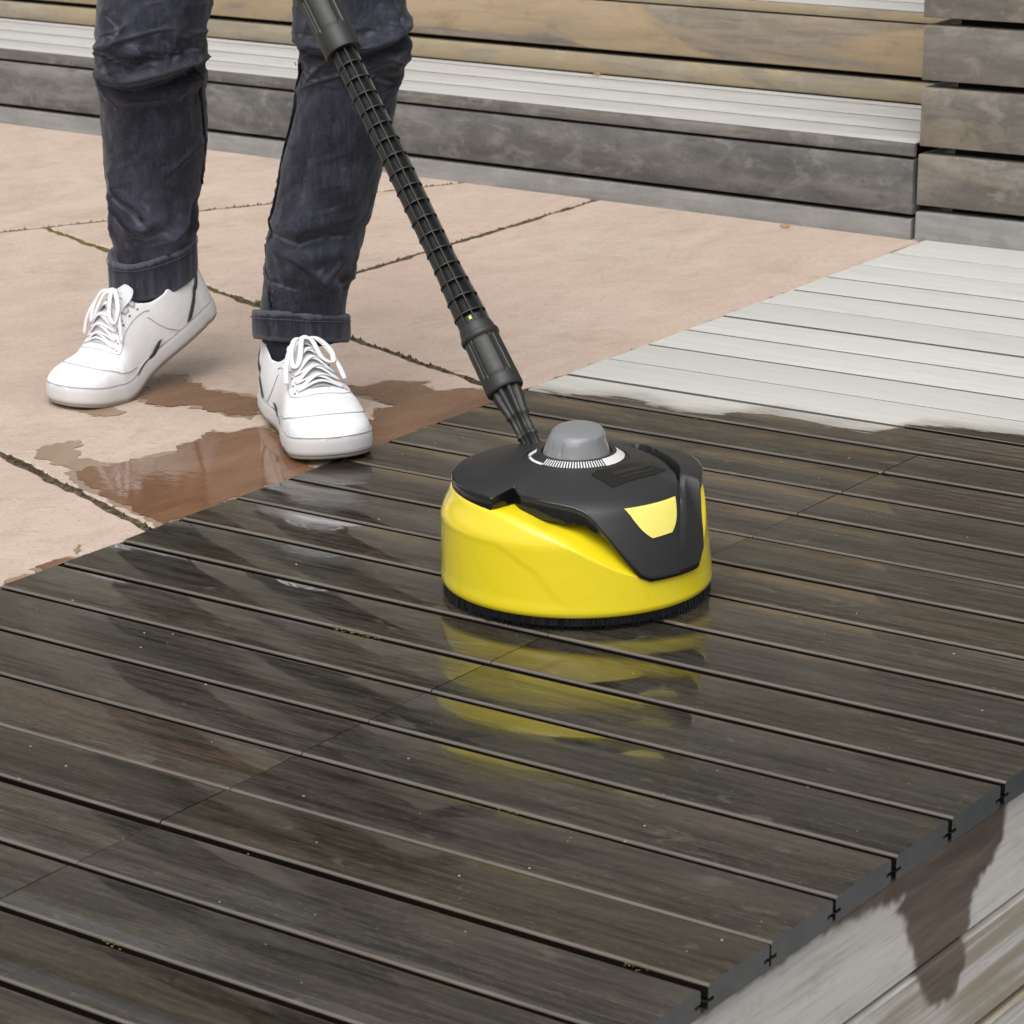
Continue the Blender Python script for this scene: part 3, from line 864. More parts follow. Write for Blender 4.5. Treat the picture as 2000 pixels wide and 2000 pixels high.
def slot_d(x, y):
    best = 9; side = 0; par = 0; tot = len(SLOT) - 1
    for i in range(tot):
        a, b = SLOT[i], SLOT[i + 1]; e = b - a
        t = min(max(((x - a[0]) * e[0] + (y - a[1]) * e[1]) / (e @ e), 0), 1)
        dx, dy = x - a[0] - t * e[0], y - a[1] - t * e[1]
        d = math.hypot(dx, dy)
        if d < best:
            best = d; par = (i + t) / tot; side = e[0] * dy - e[1] * dx
    return best, side, par
def cover_pt(d, t):
    w = wB(d)
    r, z = smooth_prof(BP, t) * w + smooth_prof(FP, t) * (1 - w)
    x, y = r * dcos(d), r * dsin(d)
    if -60 < d < 55 and t > 0.02:
        s, side, par = slot_d(x, y)
        half = 0.0042 if par < 0.45 else 0.0042 - 0.0030 * smooth(par, .45, .62)
        depth = 0.016 * (1 - smooth(par, .45, .66)) + 0.0022
        depth *= float(smooth(par, 0.0, 0.03) * (1 - smooth(par, .97, 1.0)))
        if side > 0:    # the rib right of the slot stands a little proud
            up = 0.0042 * float(smooth(s, 0.001, 0.006)) * float(1 - smooth(y, 0.055, 0.075)) * float(smooth(y, -0.10, -0.06))
            z += up * (1 - .6 * float(smooth(par, .40, .75)))
            r += up * 0.5 * float(smooth(par, .40, .75))
        z -= depth * float(1 - smooth(s, half * 0.75, half * 1.25))
        x, y = r * dcos(d), r * dsin(d)
    # slight fold between the left arm and the front panel
    if d < -100:
        z += 0.0022 * float(smooth(-d, 126, 138)) * float(smooth(t, 0.1, 0.5)) * (1 - float(smooth(-d, 150, 175)))
    return np.array((x, y, z))
degs = sorted(set([round(-180 + 0.75 * i, 3) for i in range(480)] + [-131.3, -130.9, -130.5, -130.0, -129.7, -129.3]))
NT_ = 70
V = []; rim = []; ends = []
for d in degs:
    te = te_f(d)
    pts = [cover_pt(d, te * j / (NT_ - 1)) for j in range(NT_)]
    # rounded edge
    V += pts
    e, pprev = pts[-1], pts[-3]
    ends.append((e, (e - pprev) / (np.linalg.norm(e - pprev) + 1e-9), d))
mesh("cover", V, grid_faces(len(degs), NT_, True, False), M['black'], pc, True, auto=32)
V = []
ns = 9
for e, tg, d in ends:
    rad = np.array((dcos(d), dsin(d), 0)); dn = np.array((0, 0, -1.0))
    w = wB(d)
    low = float(smooth(0.125 - e[2], 0, 0.04))         # on the flank the edge turns into the housing
    out = rad * (1 - low) + (rad * 0.55 + dn * 0.85) * low
    inn = dn * (1 - low) + (-rad * 0.9 + dn * 0.45) * low
    th = 0.0155 * (1 - low) + 0.009 * low
    if -129.6 < d < -84: th = 0.0215 - .006 * float(smooth(d, -96, -84))
    prof = [(0, 0), (0.0012, .0006), (.0020, .0020), (.0018, .0035), (.0008, .0042), (.0012, .0052), (.0018, .0075), (.0010, th), (-.012, th)]
    lip = [(0, 0), (.0012, -.0004), (.0030, -.0006), (.0046, .0002), (.0058, .0016), (.0060, .0035), (.0056, .0052), (.0046, .0070), (.0, .0085)]
    n_out = rad * 0.93 + np.array((0, 0, .36))
    for (a, b), (la, lb) in zip(prof, lip):
        pa = e + out * a + inn * b
        pb = e + tg * la - n_out * lb
        V.append(pa * (1 - low) + pb * low)
mesh("cover_rim", V, grid_faces(len(ends), ns, True, False), M['gloss'], pc, True, auto=60)

def patch(corn, nu, nv, off, name, mat, rnd=0.0):
    """patch on the cover given by four (deg, t) corners: top-left, top-right, bottom-right, bottom-left"""
    V = []
    for i in range(nu):
        u = i / (nu - 1)
        for j in range(nv):
            v = j / (nv - 1)
            c = [(1 - u) * (1 - v), u * (1 - v), u * v, (1 - u) * v]
            if rnd:  # rounded lower corners
                k = rnd * v ** 6
                u2 = u + k * (0.5 - u) * abs(2 * u - 1) ** 3
                c = [(1 - u2) * (1 - v), u2 * (1 - v), u2 * v, (1 - u2) * v]
            d = sum(w * q[0] for w, q in zip(c, corn)); t = sum(w * q[1] for w, q in zip(c, corn))
            p = cover_pt(d, t); px = cover_pt(d + .5, t); pt = cover_pt(d, t + .01)
            n = np.cross(pt - p, px - p); n /= np.linalg.norm(n) + 1e-12
            if n[2] < 0: n = -n
            V.append(p + n * off)
    return mesh(name, V, grid_faces(nu, nv), mat, pc, True)
patch([(-66.5, .475), (-33.5, .475), (-40.5, .715), (-58.0, .725)], 26, 20, 0.0011, "yellow_insert", M['panel'], 0.35)
def xy_dt(x, y):
    d = math.degrees(math.atan2(y, x)); r = math.hypot(x, y); w = wB(d)
    lo, hi = 0.0, 1.0
    for _ in range(30):
        mid = (lo + hi) / 2
        rr = (smooth_prof(BP, mid) * w + smooth_prof(FP, mid) * (1 - w))[0]
        lo, hi = (mid, hi) if rr < r else (lo, mid)
    return d, lo
def xy_patch(corn, nu, nv, off, name, mat, parent=None):
    V = []
    for i in range(nu):
        u = i / (nu - 1)
        for j in range(nv):
            v = j / (nv - 1)
            c = [(1 - u) * (1 - v), u * (1 - v), u * v, (1 - u) * v]
            x = sum(w * q[0] for w, q in zip(c, corn)); y = sum(w * q[1] for w, q in zip(c, corn))
            p = cover_pt(*xy_dt(x, y)); V.append(p + np.array((0, 0, off)))
    return mesh(name, V, grid_faces(nu, nv), mat, parent or pc, True)
LC = [(.0150, -.0620), (.0815, -.0010), (.0965, -.0270), (.0385, -.0860)]
stk = xy_patch(LC, 18, 10, 0.0007, "sticker", M['sticker'])
def sub(u0, u1, v0, v1):
    f = lambda u, v: tuple(sum(w * q[k] for w, q in zip([(1 - u) * (1 - v), u * (1 - v), u * v, (1 - u) * v], LC)) for k in (0, 1))
    return [f(u0, v0), f(u1, v0), f(u1, v1), f(u0, v1)]
xy_patch(sub(.22, .86, .30, .52), 12, 4, 0.0010, "faded_print", M['smudge'], stk)
xy_patch(sub(.26, .84, .66, .76), 12, 3, 0.0010, "faded_print", M['smudge'], stk)

# ---- hub collar, dial and knob
mesh("collar", *lathe([(.0610, 0.1472), (.0585, 0.1487), (.0565, 0.1500), (.0545, 0.1512), (.0528, 0.1518), (.0430, 0.1584), (.0415, 0.1588), (.0390, 0.1584), (.0380, 0.1567), (.0375, 0.1482)], 96), M['black'], pc, True, auto=40)
mb = MB()
def arc(a0, a1, r0, r1, n):
    zz = lambda r: .1584 - (r - .0430) * .0066 / .0098 + .0005
    V = []
    for i in range(n + 1):
        a = a0 + (a1 - a0) * i / n
        for r in (r0, r1): V.append((r * dcos(a), r * dsin(a), zz(r)))
    return V, grid_faces(n + 1, 2)
mb.add(*arc(-52, 76, .0436, .0522, 60))
a = -135.0
while a < -52:
    mb.add(*arc(a, a + 1.75, .0442, .0515, 2)); a += 3.6
mb.add(*arc(-172, -136, .0500, .0522, 12))
mb.add(*arc(170, 186, .0432, .0520, 6))
mb.build("dial_scale", M['white'], pc)
prof = [(.0364, .1480), (.0368, .1568), (.0364, .1580), (.0352, .1612), (.0338, .1655), (.0323, .1700), (.0309, .1745), (.0298, .1778), (.0290, .1796), (.0262, .1822), (.0252, .1827), (.013, .1834), (.0001, .1836)]
V, F = lathe(prof, 144)
V2 = []
for x, y, z in V:
    a = math.degrees(math.atan2(y, x)); r = math.hypot(x, y)
    k = 0.0
    if .1585 < z < .174:
        k = max(0, math.cos(math.radians(a * 15))) ** 3 * 0.0016 * float(smooth(-a, 92, 108)) * (1 - float(smooth(z, .168, .174)))
    s = 1 - k / max(r, .01)
    f = float(smooth(z, .170, .1835))
    V2.append((x * s + 0.0022 * f, y * s, z + f * 0.0035 * (y / .03)))     # the top leans a little to the camera side
mesh("knob", V2, F, M['knob'], pc, True, auto=24)

# ---- bristle skirt
mb = MB(); rb = random.Random(3)
V, F = lathe([(.139, .016), (.1445, .016), (.1440, .0055), (.1385, .0055)], 96); mb.add(V, F)
for i in range(1150):
    a = 360 * i / 1150 + rb.uniform(-.12, .12); r = .1405 + rb.uniform(-.002, .0045); h = rb.uniform(0.0002, 0.0018)
    w = 0.00055; spl = rb.uniform(0.0, .0032); tw = rb.uniform(-.8, .8)
    b0 = np.array((r * dcos(a), r * dsin(a), .0155)); rad = np.array((dcos(a), dsin(a), 0)); tan = np.array((-dsin(a), dcos(a), 0))
    tip = np.array(((r + spl) * dcos(a + tw * .5), (r + spl) * dsin(a + tw * .5), h))
    mb.add([b0 + tan * w, b0 + rad * w * 1.6, b0 - tan * w, tip + tan * w * .5, tip + rad * w, tip - tan * w * .5], [(0, 1, 4, 3), (1, 2, 5, 4), (2, 0, 3, 5), (3, 4, 5)])
tag(mb.build("brush_skirt", M['bristle'], pc), kind='stuff')

# ---- lance: adapter, couplings and ribbed extension tube (world points, then into the head's frame)
HUB = np.array([0.4600, 0.3960, 0.138])
TOP = CAM + ray(600.5, 0) * ((0.52 - CAM[1]) / ray(600.5, 0)[1])
AX = (TOP - HUB); LEN = np.linalg.norm(AX); AX /= LEN
c_, s_ = math.cos(-CR), math.sin(-CR)
def to_pc(p):
    q = np.array(p) - np.array((CX, CY, 0)); return np.array((q[0] * c_ - q[1] * s_, q[0] * s_ + q[1] * c_, q[2]))
def uv_of(p):
    q = p - CAM; zf = q @ FWD; return PPX + F_PX * (q @ RIGHT) / zf, PPY + F_PX * (q @ DOWN) / zf
def s_at_v(v):      # arc length along the axis whose picture row is v
    lo, hi = -0.1, LEN * 1.3
    for _ in range(40):
        mid = (lo + hi) / 2
        if uv_of(HUB + AX * mid)[1] > v: lo = mid
        else: hi = mid
    return lo
# frame round the axis: e1 towards the viewer, e2 to the side
vv = CAM - (HUB + TOP) / 2; e1 = vv - AX * (vv @ AX); e1 /= np.linalg.norm(e1); e2 = np.cross(AX, e1)
def lp(s, r, a):    # point at arc s, radius r, angle a (0 = facing viewer)
    return to_pc(HUB + AX * s + (e1 * math.cos(a) + e2 * math.sin(a)) * r)
def turned(prof, name, mat, seg=40, fn=None, auto=40):
    V = []
    for i in range(seg):
        a = 2 * math.pi * i / seg
        for s, r in prof:
            V.append(lp(s, r if fn is None else fn(s, r, a), a))
    return mesh(name, V, grid_faces(seg, len(prof), True, False), mat, pc, True, auto=auto)
sA0, sA1 = s_at_v(850), s_at_v(738)       # adapter
sB1 = s_at_v(640)                          # lower coupling top
sC1 = s_at_v(602)
sD1 = s_at_v(96)                           # lattice end
sE1 = s_at_v(28)
PXM = 1400.0
# adapter with long flutes
def flute(n, dep, ph=0.0):
    return lambda s, r, a: r * (1 - dep * (0.5 + 0.5 * math.cos(n * (a + ph))) ** 2)
L1 = sA1 - sA0
turned([(sA0 - .03, .0100), (sA0, .0100), (sA0 + L1 * .22, .0108), (sA0 + L1 * .23, .0122), (sA0 + L1 * .27, .0122), (sA0 + L1 * .28, .0110), (sA0 + L1 * .55, .0117), (sA0 + L1 * .57, .0138), (sA0 + L1 * .62, .0138), (sA0 + L1 * .64, .0132), (sA0 + L1 * .85, .0168), (sA1 + .006, .0180)], "adapter", M['lance'], 64, flute(9, .28), 60)
# lower coupling (bayonet sleeve) with its raised grip pad
L2 = sB1 - sA1
def pad(s0, s1, a0, hw):
    def f(s, r, a):
        da = abs((a - a0 + math.pi) % (2 * math.pi) - math.pi)
        if s0 < s < s1:
            if da < hw: return r + .0012
            if da < hw + .16: return r - .0016
            if da < hw + .30: return r + .0006
            if da < hw + .42: return r - .0014
        return r
    return f
ss = np.linspace(sA1 + L2 * .06, sB1 - L2 * .04, 26)
turned([(sA1, .0155), (sA1, .0208), (sA1 + .0015, .0218)] + [(s, .0220 - .0012 * (s - ss[0]) / (ss[-1] - ss[0])) for s in ss] + [(sB1 - .001, .0224), (sB1 + .001, .0230), (sB1 + .004, .0230), (sB1 + .006, .0220), (sB1 + .0065, .017)], "coupling", M['lance'], 96, pad(sA1 + L2 * .24, sA1 + L2 * .93, 0.0, .42), 30)
# neck above the coupling
turned([(sB1 + .004, .0212), (sB1 + .010, .0208), (sC1 - .010, .0192), (sC1 - .008, .0155), (sC1, .0155)], "neck", M['lance'], 48)
# ribbed tube: dark core, long fins, rings
def tube_r(s):
    return .0154 + .0034 * float(1 - smooth(s, sC1, sC1 + .085))
turned([(sC1 - .01, .0130), (sC1 + .08, .0100), (sD1 + .02, .0100)], "tube_core", M['core'], 24)
mb = MB()
NF = 9
sl = np.linspace(sC1 - .012, sD1 + .01, 40)
for k in range(NF):
    a = 2 * math.pi * (k + 0.30) / NF
    V = []
    for s in sl:
        R_ = tube_r(s); h = 0.00070 / R_
        for (rr, aa) in ((.0095, a - h), (R_, a - h), (R_ + .0002, a), (R_, a + h), (.0095, a + h)):
            V.append(lp(s, rr, aa))
    mb.add(V, grid_faces(len(sl), 5))
mb.build("fins", M['lance'], pc)
nr = 18
for k in range(nr):
    s = sC1 + .004 + (sD1 - sC1 - .006) * k / (nr - 1); R_ = tube_r(s) + .0003
    turned([(s - .0009, .0095), (s - .0009, R_), (s - .0005, R_ + .0003), (s + .0005, R_ + .0003), (s + .0009, R_), (s + .0009, .0095)], "ring", M['lance'], 40)
# two solid fields between fins on the sky side
mb = MB()
for k in (1, 2, 7):
    a0 = 2 * math.pi * (k + .30) / NF; a1 = 2 * math.pi * (k + 1.30) / NF
    V = []
    for s in sl:
        for t in np.linspace(0, 1, 5):
            V.append(lp(s, tube_r(s) - .0016, a0 + (a1 - a0) * t))
    mb.add(V, grid_faces(len(sl), 5))
mb.build("web", M['lance'], pc, True)
mb = MB(); V = []
for s in (sC1 - .006, sC1 - .002):
    for a in (-.10, .06):
        V.append(lp(s, .0175, a))
mb.add(V, [(0, 1, 3, 2)]); mb.build("lock_mark", M['yellow'], pc)
# upper coupling and handle end above the frame
L3 = sE1 - sD1
ss = np.linspace(sD1 + .008, sD1 + .072, 24)
turned([(sD1 - .004, .015), (sD1 - .004, .0215), (sD1 - .002, .0222)] + [(s, .0222) for s in ss] + [(sD1 + .076, .0240), (sD1 + .14, .0243), (sD1 + .15, .022), (sD1 + .155, .017)], "upper_coupling", M['lance'], 96, pad(sD1 + .026, sD1 + .0725, -0.05, .46), 30)
turned([(sD1 + .15, .0160), (sD1 + .30, .0160), (sD1 + .34, .020), (sD1 + .42, .020), (sD1 + .43, .001)], "upper_tube", M['lance'], 32, flute(8, .2), 60)

# ================================================================== PERSON (jeans and sneakers; the frame cuts off above the knees)
person = tag(empty("person", (-0.32, 0.82, 0)), "person in dark jeans with turned up cuffs and white sneakers standing behind the yellow cleaner", "person")
def W2P(p):
    return np.array(p) - np.array((-0.32, 0.82, 0))

# ---- trouser legs, shaped from their outline row by row; survey rows are picture rows of 1932
def leg(rows, anchor, creases, lean, seed, rough_amp=0.0011):
    rows = np.array(rows, float)
    h = CAM[:2] - np.array(anchor); h /= np.linalg.norm(h)
    er = np.array((-h[1], h[0], 0.0)); et = np.array((h[0], h[1], 0.0))
    ys = np.concatenate([np.arange(rows[0, 0], -30, 14.0), np.arange(-30, rows[-1, 0] + .1, 2.2)])
    def params(y):
        l = np.interp(y, rows[:, 0], rows[:, 1]); r = np.interp(y, rows[:, 0], rows[:, 2])
        return l, r
    def smoothed(y):
        a = [params(y + k) for k in (-14, -7, 0, 7, 14)]
        return sum(p[0] for p in a) / 5, sum(p[1] for p in a) / 5
    NPH_ = 150
    V = []; UV = []
    def frame(y):
        l, r = smoothed(y); xc = (l + r) / 2
        fw = np.interp(y, [p[0] for p in lean], [p[1] for p in lean])
        c = on_vert(xc, y, np.array(anchor) + h * fw, h)
        hw = (r - l) / 2 * ((c - CAM) @ FWD) / F_PX
        return l, r, xc, c, hw
    def disp(px, py, front):
        d = np.zeros_like(px)
        for pts, amp, w in creases:
            pts = np.array(pts, float); best = np.full(px.shape, 1e9); par = np.zeros(px.shape); nseg = len(pts) - 1
            for i in range(nseg):
                a, b = pts[i], pts[i + 1]; e = b - a
                t = np.clip(((px - a[0]) * e[0] + (py - a[1]) * e[1]) / (e @ e), 0, 1)
                dd = np.hypot(px - a[0] - t * e[0], py - a[1] - t * e[1])
                par = np.where(dd < best, (i + t) / nseg, par); best = np.minimum(best, dd)
            ww = w * (0.8 + 0.45 * par)
            if amp < 0:
                prof = np.exp(-(best / (ww * 1.0)) ** 2) - 0.55 * np.exp(-((best - 2.4 * ww) / (1.5 * ww)) ** 2)
            else:
                prof = np.exp(-best / (ww * 1.5)) * (1 - np.exp(-(best / 1.6) ** 2) * .0)
            d += amp * 1.6 * prof * (0.15 + 0.85 * np.sin(np.pi * np.clip(par * .84 + .08, 0, 1)))
        d *= front
        return d
    th = np.linspace(0, 2 * np.pi, NPH_, endpoint=False)
    for y in ys:
        l, r, xc, c, hw = frame(y)
        cx = np.cos(th); sx = np.sin(th)
        px = xc + (r - l) / 2 * np.sign(cx) * np.abs(cx) ** 0.9
        front = smooth(sx, -0.10, 0.45)
        dd = disp(px, np.full(NPH_, y), front)
        # loose cloth: long soft wrinkles and bunching toward the ankle
        ank = float(smooth(y, rows[-1, 0] - 170, rows[-1, 0] - 30))
        u = th * 2.2
        dd += (vnoise(u * 1.3 + seed, y / 46 + u * .8 + seed) - .5) * 2 * (0.0020 + 0.0020 * ank)
        dd += (vnoise(u * 2.6 + seed * 2, y / 19 - u * .9) - .5) * 2 * (rough_amp + 0.0012 * ank)
        knee = math.exp(-((y - 105) / 55) ** 2)
        rid = 1 - np.abs(2 * vnoise(np.cos(th) * 1.6 + seed * 3, y / 26 + np.cos(th) * 1.1 + np.sin(th) * .7 + seed) - 1)
        rid2 = 1 - np.abs(2 * vnoise(np.cos(th) * 2.8 + seed * 5, y / 15 - np.cos(th) * 1.5 + seed) - 1)
        dd += (rid ** 2.2 - .3) * (0.0075 * ank + 0.0065 * knee + 0.0014) + (rid2 ** 2.5 - .25) * (0.0026 * ank + 0.0024 * knee + .0003)
        hem = float(smooth(y, rows[-1, 0] - 125, rows[-1, 0] - 85))       # tucked into the cuff
        dd = dd * (1 - .8 * hem) - .0022 * hem
        hd = hw * 0.98
        for k in range(NPH_):
            sxx = math.copysign(abs(sx[k]) ** 0.92, sx[k]); cxx = math.copysign(abs(cx[k]) ** 0.92, cx[k])
            n = er * cx[k] + et * sx[k]
            V.append(W2P(c + er * hw * cxx + et * hd * sxx + n * dd[k]))
    F = grid_faces(len(ys), NPH_, False, True)
    F.append(tuple(range(NPH_)))
    def surf(px, py, off=0.0):
        l, r, xc, c, hw = frame(py)
        q = min(max((px - xc) / ((r - l) / 2), -.998), .998)
        q = math.copysign(abs(q) ** (1 / 0.9), q)
        s_ = math.sqrt(1 - q * q)
        dd = disp(np.array([px]), np.array([py]), np.array([1.0]))[0]
        n = er * q + et * s_
        return W2P(c + er * hw * math.copysign(abs(q) ** .92, q) + et * hw * .98 * s_ ** .92 + n * (dd + off))
    return V, F, surf, er, et, frame

LROWS = [(-560, 330, 640), (-420, 270, 560), (-250, 205, 480), (-120, 185, 430), (-40, 184, 408), (0, 185, 404), (40, 183, 396), (70, 184, 388), (95, 188, 384), (118, 187, 388), (150, 187, 386), (200, 189, 388), (250, 192, 390), (290, 196, 389), (330, 201, 384), (370, 203, 378), (400, 205, 374), (440, 210, 372), (500, 216, 371), (545, 222, 366)]
RROWS = [(-560, 400, 720), (-420, 470, 770), (-250, 530, 785), (-120, 548, 780), (-40, 551, 770), (0, 552, 764), (30, 552, 770), (55, 553, 770), (75, 557, 765), (90, 563, 762), (115, 568, 758), (140, 565, 755), (170, 560, 750), (200, 553, 746), (250, 545, 736), (300, 533, 724), (350, 522, 714), (400, 512, 700), (450, 505, 686), (500, 500, 672), (550, 493, 661), (590, 488, 652), (640, 492, 648)]
LC_ = [([(203, 146), (250, 155), (312, 142), (374, 120)], -.013, 8), ([(190, 128), (245, 136), (320, 120), (376, 104)], .008, 10), ([(187, 74), (212, 80), (236, 56)], .009, 12),
       ([(207, 88), (258, 112), (285, 108)], -.011, 9), ([(202, 84), (240, 138)], .005, 4.5), ([(210, 82), (265, 108)], .005, 4.5), ([(333, 122), (360, 100), (385, 76)], .005, 5), ([(303, 124), (325, 80), (342, 46)], .004, 5),
       ([(222, 158), (262, 173), (325, 170)], .0045, 4.5), ([(190, 140), (215, 175), (222, 190)], .004, 5), ([(207, 318), (222, 345), (240, 372)], .006, 6), ([(212, 352), (232, 388), (252, 424)], .007, 7), ([(224, 362), (270, 410)], -.006, 6),
       ([(250, 432), (275, 436), (310, 428)], -.009, 8), ([(232, 452), (285, 452), (330, 440)], .005, 9), ([(384, 262), (345, 292), (305, 322)], .0042, 5), ([(372, 386), (340, 428), (305, 486)], .005, 4.5), ([(352, 430), (366, 400), (374, 372)], -.007, 7),
       ([(212, 455), (222, 480), (226, 498)], .006, 5), ([(240, 30), (225, 60)], .004, 5), ([(200, 20), (222, 44)], -.005, 6), ([(285, 110), (262, 122)], .005, 5), ([(262, 385), (270, 405)], .004, 4), ([(207, 375), (214, 395)], -.006, 6)]
RC_ = [([(568, 84), (620, 94), (690, 92), (735, 78), (768, 58)], -.013, 7), ([(560, 66), (620, 76), (690, 76), (735, 62), (768, 44)], .009, 9), ([(757, -10), (738, 28), (742, 60)], .006, 5), ([(700, 92), (726, 106), (752, 122)], .006, 5), ([(735, 100), (756, 92)], -.006, 6),
       ([(640, 78), (606, 116), (574, 152)], .006, 5), ([(562, 78), (572, 96)], -.008, 7), ([(560, 120), (580, 95)], .004, 5), ([(760, 40), (745, 48)], .004, 4), ([(720, 118), (745, 135), (748, 160)], .004, 6), ([(700, 130), (740, 150)], -.005, 8),
       ([(512, 432), (560, 446), (620, 432), (680, 436)], -.008, 12), ([(520, 458), (560, 474), (600, 512), (646, 560)], .005, 8), ([(656, 470), (618, 510), (590, 540)], .0045, 7), ([(508, 520), (560, 530)], -.005, 9), ([(640, 515), (655, 535), (648, 560)], -.007, 9), ([(520, 560), (580, 566), (640, 572)], .005, 7),
       ([(690, 200), (660, 290), (650, 380)], .0025, 14), ([(590, 200), (575, 320), (560, 400)], -.002, 18)]
LA, RA = (-0.470, 0.860), (-0.185, 0.785)
VL, FL, surfL, erL, etL, frL = leg(LROWS, LA, LC_, [(-560, -0.05), (-200, .03), (60, .045), (300, .01), (545, 0)], 3.0)
VR, FR, surfR, erR, etR, frR = leg(RROWS, RA, RC_, [(-560, -0.12), (-200, .02), (60, .05), (300, .02), (640, 0)], 8.0)
mb = MB(); mb.add(VL, FL); mb.add(VR, FR)
jeans = mb.build("jeans", M['denim'], person, True)

# side seams with their puckered stitching
def seam(surf, pts, name="seam"):
    Q = catmull([(a, b, 0) for a, b in pts], 60)
    path = [surf(a, b, 0.0006) for a, b, _ in Q]
    mesh(name, *tube(path, 0.0022, 6, 0.7), M['denimdark'], jeans, True)
    st = MB()
    for off in (-5.5, 5.5):
        for i in range(0, 57, 1):
            if i % 2: continue
            a, b = Q[i][:2], Q[i + 1][:2]
            st.add(*tube([surf(a[0] + off, a[1], .0006), surf(b[0] + off, b[1], .0006)], 0.0006, 5))
    st.build("stitching", M['stitch'], jeans)
seam(surfL, [(369, 122), (374, 150), (380, 200), (384, 250), (383, 300), (378, 345)])
seam(surfR, [(574, 110), (562, 160), (556, 200), (548, 240), (536, 290), (526, 345), (514, 400), (509, 450), (505, 490), (510, 525), (512, 565)])

# turned up cuffs
def cuff(c, er, et, R, Rt, h, tx, ty, seed):
    V = []; n = 120
    prof = [(-.010, .002), (-.003, .0035), (.0, .0028), (.0018, .0), (.0022, -.003), (.0008, -.0052), (.0016, -.0085), (.0026, -.018), (.0024, -h + .008), (.0016, -h + .003), (-.001, -h), (-.004, -h + .001), (-.008, -h + .006)]
    for i in range(n):
        a = 2 * math.pi * i / n
        k = (vnoise(a * 2.3 + seed, 1.1) - .5) * 2; k2 = (vnoise(a * 11 + seed, 4.4) - .5) * 2
        for dr, dz in prof:
            rr = dr * (.6 if dr > 0 else 1) + 0.0034 * k + 0.0013 * k2 * (1 if dz > -.012 else .6)
            base = er * (R + rr) * math.cos(a) + et * (Rt + rr) * math.sin(a)
            z = dz + tx * math.cos(a) + ty * math.sin(a) + 0.0030 * k * (1 if dz < -.01 else -.6) + 0.0009 * k2
            V.append(W2P(c + base + np.array((0, 0, z))))
    ob = mesh("cuff", V, grid_faces(n, len(prof), True, False), M['denimcuff'], jeans, True)
    st = MB()
    for i in range(0, 96):
        a = 2 * math.pi * i / 96; b = a + 0.034
        q = []
        for t in (a, b):
            k = (vnoise(t * 2.3 + seed, 1.1) - .5) * 2
            q.append(W2P(c + er * (R + .0024 + .0034 * k) * math.cos(t) + et * (Rt + .0024 + .0034 * k) * math.sin(t) + np.array((0, 0, -.0068 + tx * math.cos(t) + ty * math.sin(t)))))
        st.add(*tube(q, 0.0007, 5))
    st.build("cuff_stitching", M['stitch'], jeans)
    sm = MB()
    return ob
c = on_vert(288, 462, LA, (lambda h: h / np.linalg.norm(h))(CAM[:2] - np.array(LA)))
cuff(c, erL, etL, .0628, .0645, .0520, .014, -.012, 2.0)
c = on_vert(566, 592, RA, (lambda h: h / np.linalg.norm(h))(CAM[:2] - np.array(RA)))
cuff(c, erR, etR, .0640, .0610, .0370, -.005, .012, 7.0)

# ---- sneakers
SL = 0.290; SK = 1.09; SW = 1.16
def half_w(x):
    X = np.array([0, .006, .02, .045, .09, .13, .16, .19, .215, .24, .260, .275, .284, .2885, .290])
    Y = np.array([0, .017, .0275, .0340, .0355, .0370, .0415, .0475, .0505, .0490, .0430, .0330, .0220, .0120, 0])
    if x > .238: return .0497 * math.sqrt(max(0, 1 - ((x - .238) / .052) ** 2)) ** .85
    if x < .034: return .0330 * math.sqrt(max(0, 1 - ((.034 - x) / .034) ** 2))
    return float(np.interp(x, X, Y))
def top_h(x):
    X = np.array([0, .02, .05, .08, .10, .115, .135, .16, .19, .215, .24, .262, .278, .290])
    Y = np.array([.094, .097, .093, .090, .094, .104, .1015, .0900, .0745, .0635, .0560, .0480, .0375, .026])
    return float(np.interp(x, X, Y))
def center(x, side):
    return side * 0.006 * math.sin(math.pi * min(max((x - .08) / .21, 0), 1))
Z0 = 0.022
def upper(x, t, side):
    """t in [-1,1] across the shoe over the top"""
    wb = max(half_w(x) - 0.0022, 0.0005); H = top_h(x); a = abs(t); sg = 1 if t >= 0 else -1
    # arch profile
    ang = (1 - a) * math.pi / 2
    pw = 0.80 + 0.25 * float(smooth(x, .20, .11))
    ya = wb * math.cos(ang) ** pw if a < 1 else wb
    za = Z0 + (H - Z0) * math.sin(ang) ** (0.72 + 0.25 * float(smooth(x, .2, .12)))
    # collar profile with opening
    Hc = float(np.interp(x, [0, .02, .05, .08, .10, .13], [.094, .096, .089, .079, .080, .086]))
    if a > 0.42:
        s = (1 - a) / 0.58
        yc = wb * (1 - 0.20 * s ** 1.6) + .0012 * math.sin(s * 3.1); zc = Z0 + (Hc - Z0) * s
    else:
        s = (0.42 - a) / 0.42
        yc = wb * (0.80 - 0.14 * min(1, s * 5)) * (1 if s < .5 else 2 * (1 - s)); zc = Hc + .002 * math.sin(min(1, s * 6) * math.pi) - 0.045 * float(smooth(s, .05, .5))
    k = float(smooth(x, .082, .126))
    y = sg * (ya * k + yc * (1 - k)); z = za * k + zc * (1 - k)
    # creases behind the toe box
    z += -.0012 * math.exp(-((x - .205 - .012 * a) / .004) ** 2) + .0009 * math.exp(-((x - .198 - .012 * a) / .004) ** 2)
    return np.array((x, y + center(x, side), z))

